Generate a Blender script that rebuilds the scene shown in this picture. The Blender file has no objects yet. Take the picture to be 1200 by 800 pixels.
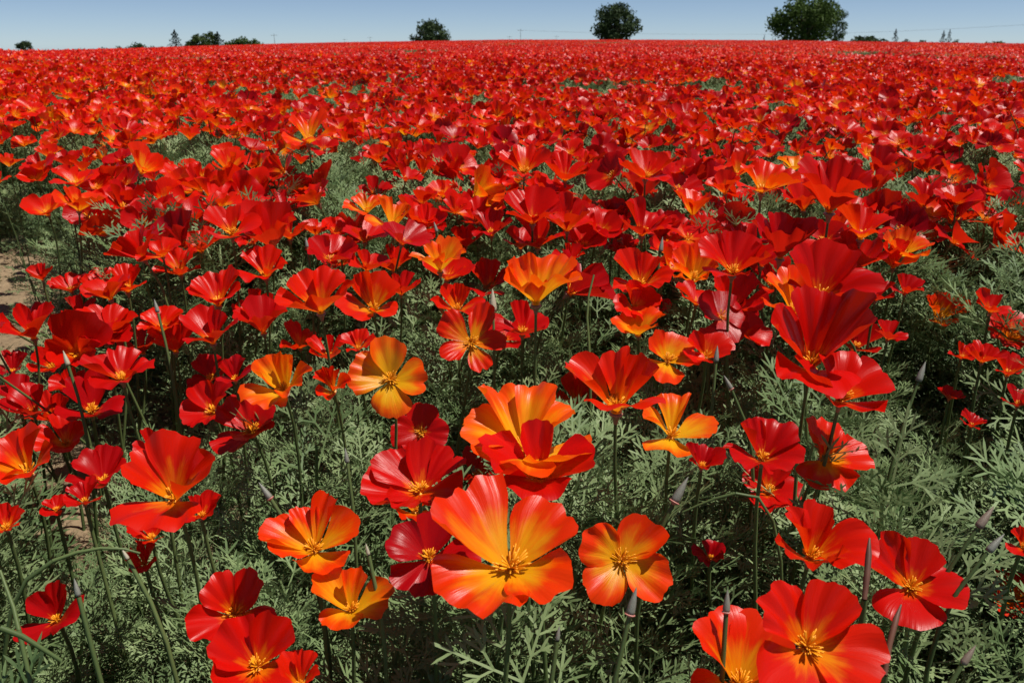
import bpy, math, random
import numpy as np
from mathutils import Vector, Matrix, Quaternion

random.seed(11)
rng = np.random.default_rng(7)
S = bpy.context.scene
C = S.collection

# ------------------------------------------------------------------ camera, sky, sun, exposure
FPX = 1040.0                      # focal length in pixels of a 1200 wide picture
PITCH = math.atan(348.0 / FPX)
ZC = 0.70
cam = bpy.data.cameras.new('camera')
cam.sensor_width = 36.0
cam.lens = 36.0 * FPX / 1200.0
cam.clip_start = 0.02
cam.clip_end = 6000.0
cam_o = bpy.data.objects.new('camera', cam)
cam_o.location = (0, 0, ZC)
cam_o.rotation_euler = (math.pi / 2 - PITCH, 0, 0)
C.objects.link(cam_o)
cam.dof.use_dof = True
cam.dof.focus_distance = 0.75
cam.dof.aperture_fstop = 24.0
S.camera = cam_o

SUN_EL = math.radians(67)
SUN_AZ = math.radians(98)         # clockwise from +y (the view direction), towards +x
w = bpy.data.worlds.new('World')
S.world = w
w.use_nodes = True
nt = w.node_tree
bg = nt.nodes['Background']
sky = nt.nodes.new('ShaderNodeTexSky')
sky.sky_type = 'NISHITA'
sky.sun_disc = False
sky.sun_elevation = SUN_EL
sky.sun_rotation = SUN_AZ
sky.altitude = 100.0
sky.air_density = 0.4
sky.dust_density = 0.1
sky.ozone_density = 1.0
bg.inputs['Strength'].default_value = 0.08
nt.links.new(sky.outputs['Color'], bg.inputs['Color'])
sun = bpy.data.lights.new('sun', 'SUN')
sun.energy = 5.0
sun.angle = math.radians(0.5)
sun.color = (1.0, 0.95, 0.87)
sun_o = bpy.data.objects.new('sun', sun)
sd = Vector((math.sin(SUN_AZ) * math.cos(SUN_EL), math.cos(SUN_AZ) * math.cos(SUN_EL), math.sin(SUN_EL)))
sun_o.rotation_euler = sd.to_track_quat('Z', 'Y').to_euler()
sun_o.location = sd * 50
C.objects.link(sun_o)
S.view_settings.view_transform = 'Standard'
S.view_settings.look = 'None'
S.view_settings.exposure = 0.2
S.view_settings.gamma = 1.0
S.view_settings.use_curve_mapping = False
S.render.engine = 'CYCLES'
S.cycles.max_bounces = 6
S.cycles.diffuse_bounces = 2
S.cycles.glossy_bounces = 2
S.cycles.transmission_bounces = 4


# ------------------------------------------------------------------ helpers
def new_mesh(name, verts, faces, mats=(), smooth=True, uv=None, mi=None):
    me = bpy.data.meshes.new(name)
    me.from_pydata([tuple(v) for v in verts], [], [tuple(f) for f in faces])
    for m in mats:
        me.materials.append(m)
    if smooth:
        me.polygons.foreach_set('use_smooth', [True] * len(me.polygons))
    if mi is not None:
        me.polygons.foreach_set('material_index', list(mi))
    if uv is not None:
        ul = me.uv_layers.new(name='UVMap')
        li = np.zeros(len(me.loops), dtype=np.int32)
        me.loops.foreach_get('vertex_index', li)
        ul.data.foreach_set('uv', np.asarray(uv, dtype=np.float32)[li].ravel())
    me.update()
    return me


def link(name, data, parent=None):
    o = bpy.data.objects.new(name, data)
    C.objects.link(o)
    if parent is not None:
        o.parent = parent
    return o


def tag(o, label=None, cat=None, group=None, kind=None):
    if label: o['label'] = label
    if cat: o['category'] = cat
    if group: o['group'] = group
    if kind: o['kind'] = kind
    return o


def smooth(t):
    t = np.clip(t, 0, 1)
    return t * t * (3 - 2 * t)


def vnoise(x, y, seed=0):
    """cheap smooth value noise in [-1, 1]"""
    x = np.asarray(x, float); y = np.asarray(y, float)
    xi = np.floor(x); yi = np.floor(y)
    fx = smooth(x - xi); fy = smooth(y - yi)

    def h(a, b):
        v = np.sin(a * 127.1 + b * 311.7 + seed * 74.7) * 43758.5453
        return 2 * (v - np.floor(v)) - 1
    return (h(xi, yi) * (1 - fx) + h(xi + 1, yi) * fx) * (1 - fy) + (h(xi, yi + 1) * (1 - fx) + h(xi + 1, yi + 1) * fx) * fy


PLANT = 0.33
CREST = 95.0


def canopy(x, y):
    """height of the flower layer"""
    x = np.asarray(x, float); y = np.asarray(y, float)
    d = np.sqrt(x * x + y * y)
    c = np.interp(y, [0.0, 0.35, 0.6, 0.85, 1.2, 2.2], [0.33, 0.35, 0.385, 0.42, 0.475, 0.525])
    px = 600 + FPX * x / np.maximum(y, 0.3)
    yh = np.interp(px, [-300, 0, 180, 350, 600, 850, 1200, 1500], [66, 61, 56.5, 52, 48.0, 48.5, 52.5, 56])
    dd = np.minimum(d, CREST)
    ys = np.where(y > 8, 1.0, 0.0)
    far = dd / FPX * (54.0 - yh) * smooth((d - 10) / 45.0) * ys
    roll = 0.018 * vnoise(x * 0.9, y * 0.9, 3) + 0.03 * vnoise(x * 0.23, y * 0.23, 5) * smooth((d - 2) / 4)
    return c + far + roll * smooth((d - 0.8) / 1.5) - 0.022 * np.maximum(d - CREST, 0)


def bare(x, y):
    """1 on the bare track that shows at the left edge"""
    x = np.asarray(x, float); y = np.asarray(y, float)
    e = np.sqrt(((x + 1.24) / 0.32) ** 2 + ((y - 1.80) / 0.36) ** 2) + 0.22 * vnoise(x * 6, y * 6, 9)
    e2 = np.sqrt(((x + 0.98) / 0.28) ** 2 + ((y - 1.38) / 0.28) ** 2) + 0.2 * vnoise(x * 7, y * 7, 4)
    e = np.minimum(e, e2)
    return smooth((1.25 - e) / 0.5)


def ground(x, y):
    return canopy(x, y) - PLANT + 0.008 * vnoise(np.asarray(x) * 9, np.asarray(y) * 9, 1) + 0.03 * bare(x, y)


FW = Vector((0, math.cos(PITCH), -math.sin(PITCH)))
UP = Vector((0, math.sin(PITCH), math.cos(PITCH)))


def ray(px, py):
    return FW + Vector((1, 0, 0)) * ((px - 600) / FPX) + UP * ((400 - py) / FPX)


def on_canopy(px, py, dz=0.0):
    r = ray(px, py)
    t0, t1 = 0.2, 300.0
    t = 0.2
    while t < 300:
        p = Vector((0, 0, ZC)) + r * t
        if p.z < float(canopy(p.x, p.y)) + dz:
            return p, t
        t *= 1.01
    return p, t


def project(x, y, z):
    dy = y; dz = z - ZC
    zc = dy * FW.y + dz * FW.z
    return 600 + FPX * x / zc, 400 - FPX * (dy * UP.y + dz * UP.z) / zc, zc


# ------------------------------------------------------------------ materials
def mat(name):
    m = bpy.data.materials.new(name)
    m.use_nodes = True
    t = m.node_tree
    return m, t, t.nodes, t.links, t.nodes['Principled BSDF'], t.nodes['Material Output']


def mathn(n, l, op, a, b=None, clamp=False):
    q = n.new('ShaderNodeMath'); q.operation = op; q.use_clamp = clamp
    for i, v in enumerate((a, b)):
        if v is None: continue
        if isinstance(v, (int, float)): q.inputs[i].default_value = v
        else: l.new(v, q.inputs[i])
    return q.outputs[0]


def ramp(n, l, fac, stops, interp='LINEAR'):
    r = n.new('ShaderNodeValToRGB')
    r.color_ramp.interpolation = interp
    e = r.color_ramp.elements
    while len(e) < len(stops): e.new(0.5)
    for q, (p, c) in zip(e, stops):
        q.position = p; q.color = (*c, 1)
    l.new(fac, r.inputs[0])
    return r.outputs[0]


def mixc(n, l, fac, a, b, blend='MIX'):
    q = n.new('ShaderNodeMix'); q.data_type = 'RGBA'; q.blend_type = blend
    for s, v in ((q.inputs[0], fac), (q.inputs[6], a), (q.inputs[7], b)):
        if isinstance(v, (int, float)): s.default_value = v
        elif isinstance(v, tuple): s.default_value = (*v, 1)
        else: l.new(v, s)
    return q.outputs[2]


def petal_material():
    m, t, n, l, p, out = mat('petal')
    at = n.new('ShaderNodeAttribute'); at.attribute_type = 'INSTANCER'; at.attribute_name = 'warm'
    warm = at.outputs['Fac']
    uv = n.new('ShaderNodeUVMap')
    sep = n.new('ShaderNodeSeparateXYZ'); l.new(uv.outputs[0], sep.inputs[0])
    u, v = sep.outputs[0], sep.outputs[1]
    # veins that run along the petal
    comb = n.new('ShaderNodeCombineXYZ')
    l.new(mathn(n, l, 'MULTIPLY', u, 34.0), comb.inputs[0]); l.new(mathn(n, l, 'MULTIPLY', v, 1.3), comb.inputs[1])
    oi = n.new('ShaderNodeObjectInfo'); l.new(mathn(n, l, 'MULTIPLY', oi.outputs['Random'], 40.0), comb.inputs[2])
    vein = n.new('ShaderNodeTexNoise'); vein.inputs['Scale'].default_value = 1.0; vein.inputs['Detail'].default_value = 5.0
    l.new(comb.outputs[0], vein.inputs['Vector'])
    comb2 = n.new('ShaderNodeCombineXYZ')
    l.new(mathn(n, l, 'MULTIPLY', u, 5.0), comb2.inputs[0]); l.new(mathn(n, l, 'MULTIPLY', v, 2.2), comb2.inputs[1])
    l.new(mathn(n, l, 'MULTIPLY', oi.outputs['Random'], 71.0), comb2.inputs[2])
    blot = n.new('ShaderNodeTexNoise'); blot.inputs['Scale'].default_value = 1.0; blot.inputs['Detail'].default_value = 2.0
    l.new(comb2.outputs[0], blot.inputs['Vector'])
    rim = ramp(n, l, warm, [(0.0, (0.40, 0.001, 0.006)), (0.3, (0.70, 0.005, 0.002)), (0.6, (0.85, 0.016, 0.001)), (0.8, (0.94, 0.038, 0.001)), (1.0, (1.0, 0.105, 0.002))])
    base = ramp(n, l, warm, [(0.0, (0.72, 0.04, 0.003)), (0.35, (0.95, 0.18, 0.003)), (0.7, (1.0, 0.40, 0.006)), (1.0, (1.0, 0.52, 0.010))])
    reach = mathn(n, l, 'ADD', mathn(n, l, 'MULTIPLY', warm, 0.74), 0.14)
    vv = mathn(n, l, 'ADD', v, mathn(n, l, 'MULTIPLY', mathn(n, l, 'SUBTRACT', vein.outputs[0], 0.5), 0.26))
    vv = mathn(n, l, 'ADD', vv, mathn(n, l, 'MULTIPLY', mathn(n, l, 'SUBTRACT', blot.outputs[0], 0.5), 0.75))
    f = mathn(n, l, 'DIVIDE', vv, reach)
    mr = n.new('ShaderNodeMapRange'); mr.interpolation_type = 'SMOOTHSTEP'
    mr.inputs[1].default_value = 0.25; mr.inputs[2].default_value = 1.15
    l.new(f, mr.inputs[0])
    col = mixc(n, l, mr.outputs[0], base, rim)
    col = mixc(n, l, mathn(n, l, 'MULTIPLY', vein.outputs[0], 0.12), col, (0.42, 0.004, 0.004))
    bump = n.new('ShaderNodeBump'); bump.inputs['Strength'].default_value = 0.18; bump.inputs['Distance'].default_value = 0.003
    l.new(vein.outputs[0], bump.inputs['Height'])
    l.new(col, p.inputs['Base Color'])
    p.inputs['Roughness'].default_value = 0.33
    p.inputs['Specular IOR Level'].default_value = 0.30
    l.new(bump.outputs[0], p.inputs['Normal'])
    tr = n.new('ShaderNodeBsdfTranslucent')
    l.new(mixc(n, l, 0.12, col, base), tr.inputs['Color']); l.new(bump.outputs[0], tr.inputs['Normal'])
    mx = n.new('ShaderNodeMixShader'); mx.inputs[0].default_value = 0.45
    l.new(p.outputs[0], mx.inputs[1]); l.new(tr.outputs[0], mx.inputs[2]); l.new(mx.outputs[0], out.inputs[0])
    return m


def leafy(name, c0, c1, scale=30.0, trans=0.25, rough=0.55, per_instance=True):
    m, t, n, l, p, out = mat(name)
    p.inputs['Specular IOR Level'].default_value = 0.3
    tc = n.new('ShaderNodeNewGeometry')
    no = n.new('ShaderNodeTexNoise'); no.inputs['Scale'].default_value = scale; no.inputs['Detail'].default_value = 2.0
    l.new(tc.outputs['Position'], no.inputs['Vector'])
    fac = no.outputs[0]
    if per_instance:
        oi = n.new('ShaderNodeObjectInfo')
        fac = mathn(n, l, 'ADD', mathn(n, l, 'MULTIPLY', fac, 0.6), mathn(n, l, 'MULTIPLY', oi.outputs['Random'], 0.4))
    col = ramp(n, l, fac, [(0.25, c0), (0.75, c1)])
    l.new(col, p.inputs['Base Color'])
    p.inputs['Roughness'].default_value = rough
    p.inputs['Specular IOR Level'].default_value = 0.22 if per_instance else 0.06
    tr = n.new('ShaderNodeBsdfTranslucent'); l.new(col, tr.inputs['Color'])
    mx = n.new('ShaderNodeMixShader'); mx.inputs[0].default_value = trans
    l.new(p.outputs[0], mx.inputs[1]); l.new(tr.outputs[0], mx.inputs[2]); l.new(mx.outputs[0], out.inputs[0])
    return m


def plain(name, c0, c1, scale, rough=0.6, bump=0.0):
    m, t, n, l, p, out = mat(name)
    tc = n.new('ShaderNodeTexCoord')
    no = n.new('ShaderNodeTexNoise'); no.inputs['Scale'].default_value = scale; no.inputs['Detail'].default_value = 5.0
    l.new(tc.outputs['Object'], no.inputs['Vector'])
    l.new(ramp(n, l, no.outputs[0], [(0.3, c0), (0.7, c1)]), p.inputs['Base Color'])
    p.inputs['Roughness'].default_value = rough
    if bump:
        b = n.new('ShaderNodeBump'); b.inputs['Strength'].default_value = bump; b.inputs['Distance'].default_value = 0.01
        l.new(no.outputs[0], b.inputs['Height']); l.new(b.outputs[0], p.inputs['Normal'])
    return m


M_PETAL = petal_material()
M_STAMEN = plain('stamen', (0.80, 0.26, 0.004), (0.90, 0.42, 0.01), 90, 0.5)
M_STEM = leafy('stem', (0.07, 0.105, 0.035), (0.12, 0.16, 0.055), 14, 0.05, 0.45)
M_RECEPT = plain('receptacle', (0.22, 0.12, 0.06), (0.42, 0.18, 0.12), 60, 0.5)
M_LEAF = leafy('leaf', (0.088, 0.148, 0.053), (0.250, 0.330, 0.148), 25, 0.2, 0.55)
M_BUD = plain('bud_cap', (0.12, 0.135, 0.105), (0.24, 0.225, 0.19), 70, 0.5, 0.2)
M_BUDB = plain('bud_cap_brown', (0.16, 0.11, 0.085), (0.25, 0.19, 0.14), 70, 0.5, 0.2)
M_BUDP = plain('bud_cap_pale', (0.30, 0.28, 0.20), (0.42, 0.38, 0.27), 70, 0.5, 0.2)
M_RING = plain('bud_ring', (0.45, 0.16, 0.13), (0.55, 0.24, 0.19), 60, 0.5)
M_POD = plain('pod', (0.10, 0.035, 0.022), (0.16, 0.07, 0.04), 60, 0.5)


# ------------------------------------------------------------------ ground (one sheet, far past the crest of the field)
def soil_material():
    m, t, n, l, p, out = mat('soil')
    g = n.new('ShaderNodeNewGeometry')
    a = n.new('ShaderNodeTexNoise'); a.inputs['Scale'].default_value = 7.0; a.inputs['Detail'].default_value = 8.0
    b = n.new('ShaderNodeTexNoise'); b.inputs['Scale'].default_value = 90.0; b.inputs['Detail'].default_value = 6.0
    v = n.new('ShaderNodeTexVoronoi'); v.inputs['Scale'].default_value = 55.0
    for q in (a, b, v): l.new(g.outputs['Position'], q.inputs['Vector'])
    col = ramp(n, l, a.outputs[0], [(0.3, (0.19, 0.135, 0.08)), (0.7, (0.36, 0.265, 0.16))])
    col = mixc(n, l, mathn(n, l, 'MULTIPLY', b.outputs[0], 0.5), col, (0.12, 0.085, 0.055))
    # beyond the crest: pasture
    sep = n.new('ShaderNodeSeparateXYZ'); l.new(g.outputs['Position'], sep.inputs[0])
    mr = n.new('ShaderNodeMapRange'); mr.inputs[1].default_value = 98; mr.inputs[2].default_value = 104; l.new(sep.outputs[1], mr.inputs[0])
    col = mixc(n, l, mr.outputs[0], col, (0.10, 0.11, 0.035))
    l.new(col, p.inputs['Base Color'])
    p.inputs['Roughness'].default_value = 0.95
    p.inputs['Specular IOR Level'].default_value = 0.1
    h = mathn(n, l, 'ADD', b.outputs[0], mathn(n, l, 'MULTIPLY', v.outputs['Distance'], 0.7))
    bm = n.new('ShaderNodeBump'); bm.inputs['Strength'].default_value = 0.8; bm.inputs['Distance'].default_value = 0.012
    l.new(h, bm.inputs['Height']); l.new(bm.outputs[0], p.inputs['Normal'])
    return m


M_SOIL = soil_material()


def build_ground():
    ys = np.concatenate([np.arange(-1.0, 4.0, 0.05), np.geomspace(4.0, 2500.0, 130)])
    us = np.linspace(-1, 1, 121)
    us = np.sign(us) * np.abs(us) ** 1.3
    verts = []
    for y in ys:
        half = 1.6 + abs(y) * 0.95 if y < 60 else 1.6 + 57 + (y - 60) * 0.95
        x = us * half
        z = ground(x, np.full_like(x, y))
        verts += list(zip(x, np.full_like(x, y), z))
    nx = len(us)
    faces = [(j * nx + i, j * nx + i + 1, (j + 1) * nx + i + 1, (j + 1) * nx + i) for j in range(len(ys) - 1) for i in range(nx - 1)]
    o = link('ground', new_mesh('ground', verts, faces, [M_SOIL]))
    tag(o, 'tan soil under the poppy field, bare at the left edge', None, None, 'structure')


build_ground()


# ------------------------------------------------------------------ poppy geometry (unit: petal length 1)
def petal_mesh(opn, phi, A=52, curl=0.0, ruf=0.06, cup=0.15, side=0.24, seed=0, nu=11, nv=9, flare=0.35, zoff=0.0, fold=0.0, length=1.0):
    """one petal: a fan that rises from the centre; opn = angle from the flower axis, phi = where it points"""
    r = np.random.default_rng(seed)
    ph = r.uniform(0, 6.28, 6); k1, k2, k3 = r.uniform(2.2, 5.0), r.uniform(6, 10), r.uniform(9, 14)
    pleat = r.uniform(.02, .13)
    u = np.linspace(-1, 1, nu); v = np.linspace(0, 1, nv) ** 0.85
    U, V = np.meshgrid(u, v)
    edge = 1 - side * np.abs(U) ** 2.6 - 0.035 * (1 - np.abs(U) * 3).clip(0, 1) * r.uniform(0, 1.6) + 0.022 * np.sin(k2 * U + ph[0]) + 0.03 * np.sin(k1 * U + ph[1])
    edge *= 1 + r.uniform(-0.06, 0.06) * U
    edge = edge + r.normal(0, .013, nu)[None, :] * (1 - np.abs(U) ** 4)
    if r.random() < .22:            # a nick in the rim
        edge = edge - r.uniform(.06, .16) * np.exp(-((U - r.uniform(-.7, .7)) / .09) ** 2)
    R = V * edge * length
    o = math.radians(opn)
    # angle from the axis grows from the base outwards, waves near the rim
    nstep = 14
    rho = np.zeros_like(R); zz = np.zeros_like(R)
    for s in range(nstep):
        q = (s + 0.5) / nstep
        th = o * (1 - flare * 0.55 + flare * q) + math.radians(14) * np.exp(-((q / 0.16) ** 2)) * 0
        th = th + curl * np.clip(q * V, 0, 1) ** 3 - cup * (U ** 2 - 0.3) * (q * V)
        th = th + ruf * (np.sin(k1 * U * 1.3 + ph[2]) + 0.6 * np.sin(k2 * U + ph[3])) * (q * V) ** 2
        th = th + fold * U * (q * V) + pleat * np.sin(k3 * U + ph[5]) * np.exp(-((q * V - .72) / .34) ** 2)
        rho += np.sin(th) * R / nstep; zz += np.cos(th) * R / nstep
    ang = math.radians(phi) + U * math.radians(A) * (0.9 + 0.1 * np.clip(V * 1.7, 0, 1)) * (1 - 0.10 * np.clip((V - .75) * 4, 0, 1)) + 0.05 * np.sin(2.5 * V + ph[4])
    rad = rho + 0.03
    X = rad * np.sin(ang); Y = rad * np.cos(ang); Z = zz + zoff * V
    verts = np.stack([X, Y, Z], -1).reshape(-1, 3)
    faces = [(j * nu + i, j * nu + i + 1, (j + 1) * nu + i + 1, (j + 1) * nu + i) for j in range(nv - 1) for i in range(nu - 1)]
    uv = np.stack([U * 0.5 + 0.5, V], -1).reshape(-1, 2)
    return verts, faces, uv


def stamen_geom(seed, n=22, opn=60):
    r = np.random.default_rng(seed)
    V, F = [], []
    for i in range(n):
        a = r.uniform(0, 6.283)
        t = math.radians(r.uniform(6, max(18, min(62, opn * 0.85))))
        L = r.uniform(0.13, 0.24)
        d = Vector((math.sin(t) * math.cos(a), math.sin(t) * math.sin(a), math.cos(t)))
        s = d.orthogonal().normalized(); s2 = d.cross(s)
        b = len(V)
        for q, wd in ((0.0, 0.007), (0.45, 0.009), (0.55, 0.014), (0.92, 0.012)):
            bend = Vector((math.cos(a), math.sin(a), 0)) * 0.05 * q * q
            for k in range(3):
                an = k * 2.094
                V.append(d * (L * q + 0.02) + bend + (s * math.cos(an) + s2 * math.sin(an)) * wd)
        V.append(d * (L + 0.02) + Vector((math.cos(a), math.sin(a), 0)) * 0.05)
        for q in range(3):
            for k in range(3):
                F.append((b + q * 3 + k, b + q * 3 + (k + 1) % 3, b + q * 3 + 3 + (k + 1) % 3, b + q * 3 + 3 + k))
        for k in range(3):
            F.append((b + 9 + k, b + 9 + (k + 1) % 3, b + 12))
    # the disc they stand on
    b = len(V)
    V.append(Vector((0, 0, 0.05)))
    for k in range(8):
        V.append(Vector((0.085 * math.cos(k * 0.785), 0.085 * math.sin(k * 0.785), 0.0)))
    for k in range(8):
        F.append((b, b + 1 + k, b + 1 + (k + 1) % 8))
    return V, F


def lathe(profile, seg=8):
    V, F = [], []
    for r_, z in profile:
        for k in range(seg):
            a = 2 * math.pi * k / seg
            V.append((r_ * math.cos(a), r_ * math.sin(a), z))
    for j in range(len(profile) - 1):
        for k in range(seg):
            F.append((j * seg + k, j * seg + (k + 1) % seg, (j + 1) * seg + (k + 1) % seg, (j + 1) * seg + k))
    return V, F


def tube(pts, radii, seg=6):
    V, F = [], []
    n = len(pts)
    for i, p in enumerate(pts):
        t = (pts[min(i + 1, n - 1)] - pts[max(i - 1, 0)]).normalized()
        s = t.cross(Vector((0.31, 0.9, 0.2))).normalized(); s2 = t.cross(s)
        for k in range(seg):
            a = 2 * math.pi * k / seg
            V.append(p + (s * math.cos(a) + s2 * math.sin(a)) * radii[i])
    for i in range(n - 1):
        for k in range(seg):
            F.append((i * seg + k, i * seg + (k + 1) % seg, (i + 1) * seg + (k + 1) % seg, (i + 1) * seg + k))
    return V, F


def bezier(p0, p1, p2, p3, n):
    out = []
    for i in range(n):
        t = i / (n - 1)
        out.append(p0 * (1 - t) ** 3 + p1 * 3 * t * (1 - t) ** 2 + p2 * 3 * t * t * (1 - t) + p3 * t ** 3)
    return out


RECEPT_MESH = new_mesh('receptacle', *lathe([(0.03, -0.20), (0.042, -0.14), (0.062, -0.08), (0.10, -0.045), (0.10, -0.033), (0.03, -0.02)], 9), [M_RECEPT])


def flower_petals(opn, roll, seed, nu=11, nv=9, npet=4, spread=10, deltas=None, A=None, ruf=None, bias=0, side=None, lens=None):
    r = np.random.default_rng(seed)
    out = []
    for k in range(npet):
        inner = k % 2
        dl = (deltas[k] if deltas else r.uniform(-spread, spread)) - bias * math.cos(math.radians(roll + k * 360 / npet))
        o = max(12, opn - 4 * inner + dl)
        a = A if A else r.uniform(49, 62) + (5 if opn < 45 else 0)
        out.append(petal_mesh(o, roll + k * 360 / npet + r.uniform(-7, 7), A=a * 4 / npet if npet < 5 else a * 0.8,
                              curl=r.uniform(-0.35, 0.75), ruf=(r.uniform(0.04, 0.2) if ruf is None else ruf),
                              cup=r.uniform(-0.15, 0.5), side=(r.uniform(0.08, 0.24) if side is None else side * r.uniform(.85, 1.15)), seed=seed * 17 + k, nu=nu, nv=nv,
                              flare=r.uniform(0.25, 0.7), zoff=0.03 * inner, fold=r.uniform(-0.35, 0.35), length=r.uniform(0.84, 1.1) * (lens[k] if lens else 1)))
    return out


def flower_span(pets):
    v = np.concatenate([p[0] for p in pets])
    return v


def axis_matrix(el, az):
    """flower axis: el above horizontal, az = where it leans (0 to the camera, 90 to the right); local +y points away/up"""
    e, a = math.radians(el), math.radians(az)
    ax = Vector((math.sin(a) * math.cos(e), -math.cos(a) * math.cos(e), math.sin(e)))
    back = Vector((-math.sin(a) * math.sin(e), math.cos(a) * math.sin(e), math.cos(e)))
    xx = back.cross(ax)
    return Matrix((xx, back, ax)).transposed()


# ---- shared variants for the flowers of the middle field
VAR = []
for i in range(22):
    rr = random.Random(100 + i)
    o = [30, 42, 45, 48, 50, 53, 56, 58, 60, 62, 64, 67, 70, 75][i % 14]
    pets = flower_petals(o, rr.uniform(0, 90), 300 + i, 11, 8, spread=17)
    ms = [new_mesh('petal', p[0], p[1], [M_PETAL], uv=p[2]) for p in pets]
    st = new_mesh('stamens', *stamen_geom(i, 14, o), [M_STAMEN])
    VAR.append((o, pets, ms, st))


def make_poppy(head, width, el, az, opn, warm, roll=None, seed=0, base=None, variant=None, npet=4, deltas=None, nstam=40, spread=10, bias=0, A=None, side=None, lens=None):
    """head: world position of the flower's centre (base of its petals); width in metres"""
    R = axis_matrix(el, az).to_4x4()
    if variant is None:
        pets = flower_petals(opn, roll if roll is not None else random.uniform(0, 90), seed, 19, 12, npet, spread, deltas, A=A, bias=bias, side=side, lens=lens)
        ms = [new_mesh('petal', p[0], p[1], [M_PETAL], uv=p[2]) for p in pets]
        st = new_mesh('stamens', *stamen_geom(seed, nstam, opn), [M_STAMEN])
    else:
        _, pets, ms, st = VAR[variant]
    # real scale so that the bloom is as wide as seen
    vv = np.concatenate([p[0] for p in pets]) @ np.array(R.to_3x3()).T
    sc = width / (vv[:, 0].max() - vv[:, 0].min())
    sc = min(sc, 0.075)
    if base is None:
        ax_h = Vector((R[0][2], R[1][2], 0))
        bx = head.x - ax_h.x * 0.04 + random.uniform(-0.03, 0.03); by = head.y - ax_h.y * 0.02 + random.uniform(-0.02, 0.03)
        base = Vector((bx, by, float(ground(bx, by)) - 0.004))
    root = link('poppy', None)
    root.empty_display_size = 0.03
    root.location = base
    hl = head - base
    Mh = Matrix.Translation(hl) @ R @ Matrix.Scale(sc, 4)
    for me in ms:
        p = link('petal', me, root); p.matrix_basis = Mh; p['warm'] = float(np.clip(warm + random.uniform(-0.06, 0.06), 0, 1))
    s = link('stamens', st, root); s.matrix_basis = Mh
    ax = Vector((R[0][2], R[1][2], R[2][2]))
    tip = hl - ax * sc * 0.17
    L = tip.length
    pts = bezier(Vector((0, 0, 0)), Vector((random.uniform(-.02, .02), random.uniform(-.02, .02), L * 0.45)), tip - ax * L * 0.28, tip, 9)
    rad = [0.0021 - 0.0007 * i / 8 for i in range(9)]
    sm = link('stem', new_mesh('stem', *tube(pts, rad, 6), [M_STEM]), root)
    rc = link('receptacle', RECEPT_MESH, sm); rc.matrix_basis = Mh
    return root, sc


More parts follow.
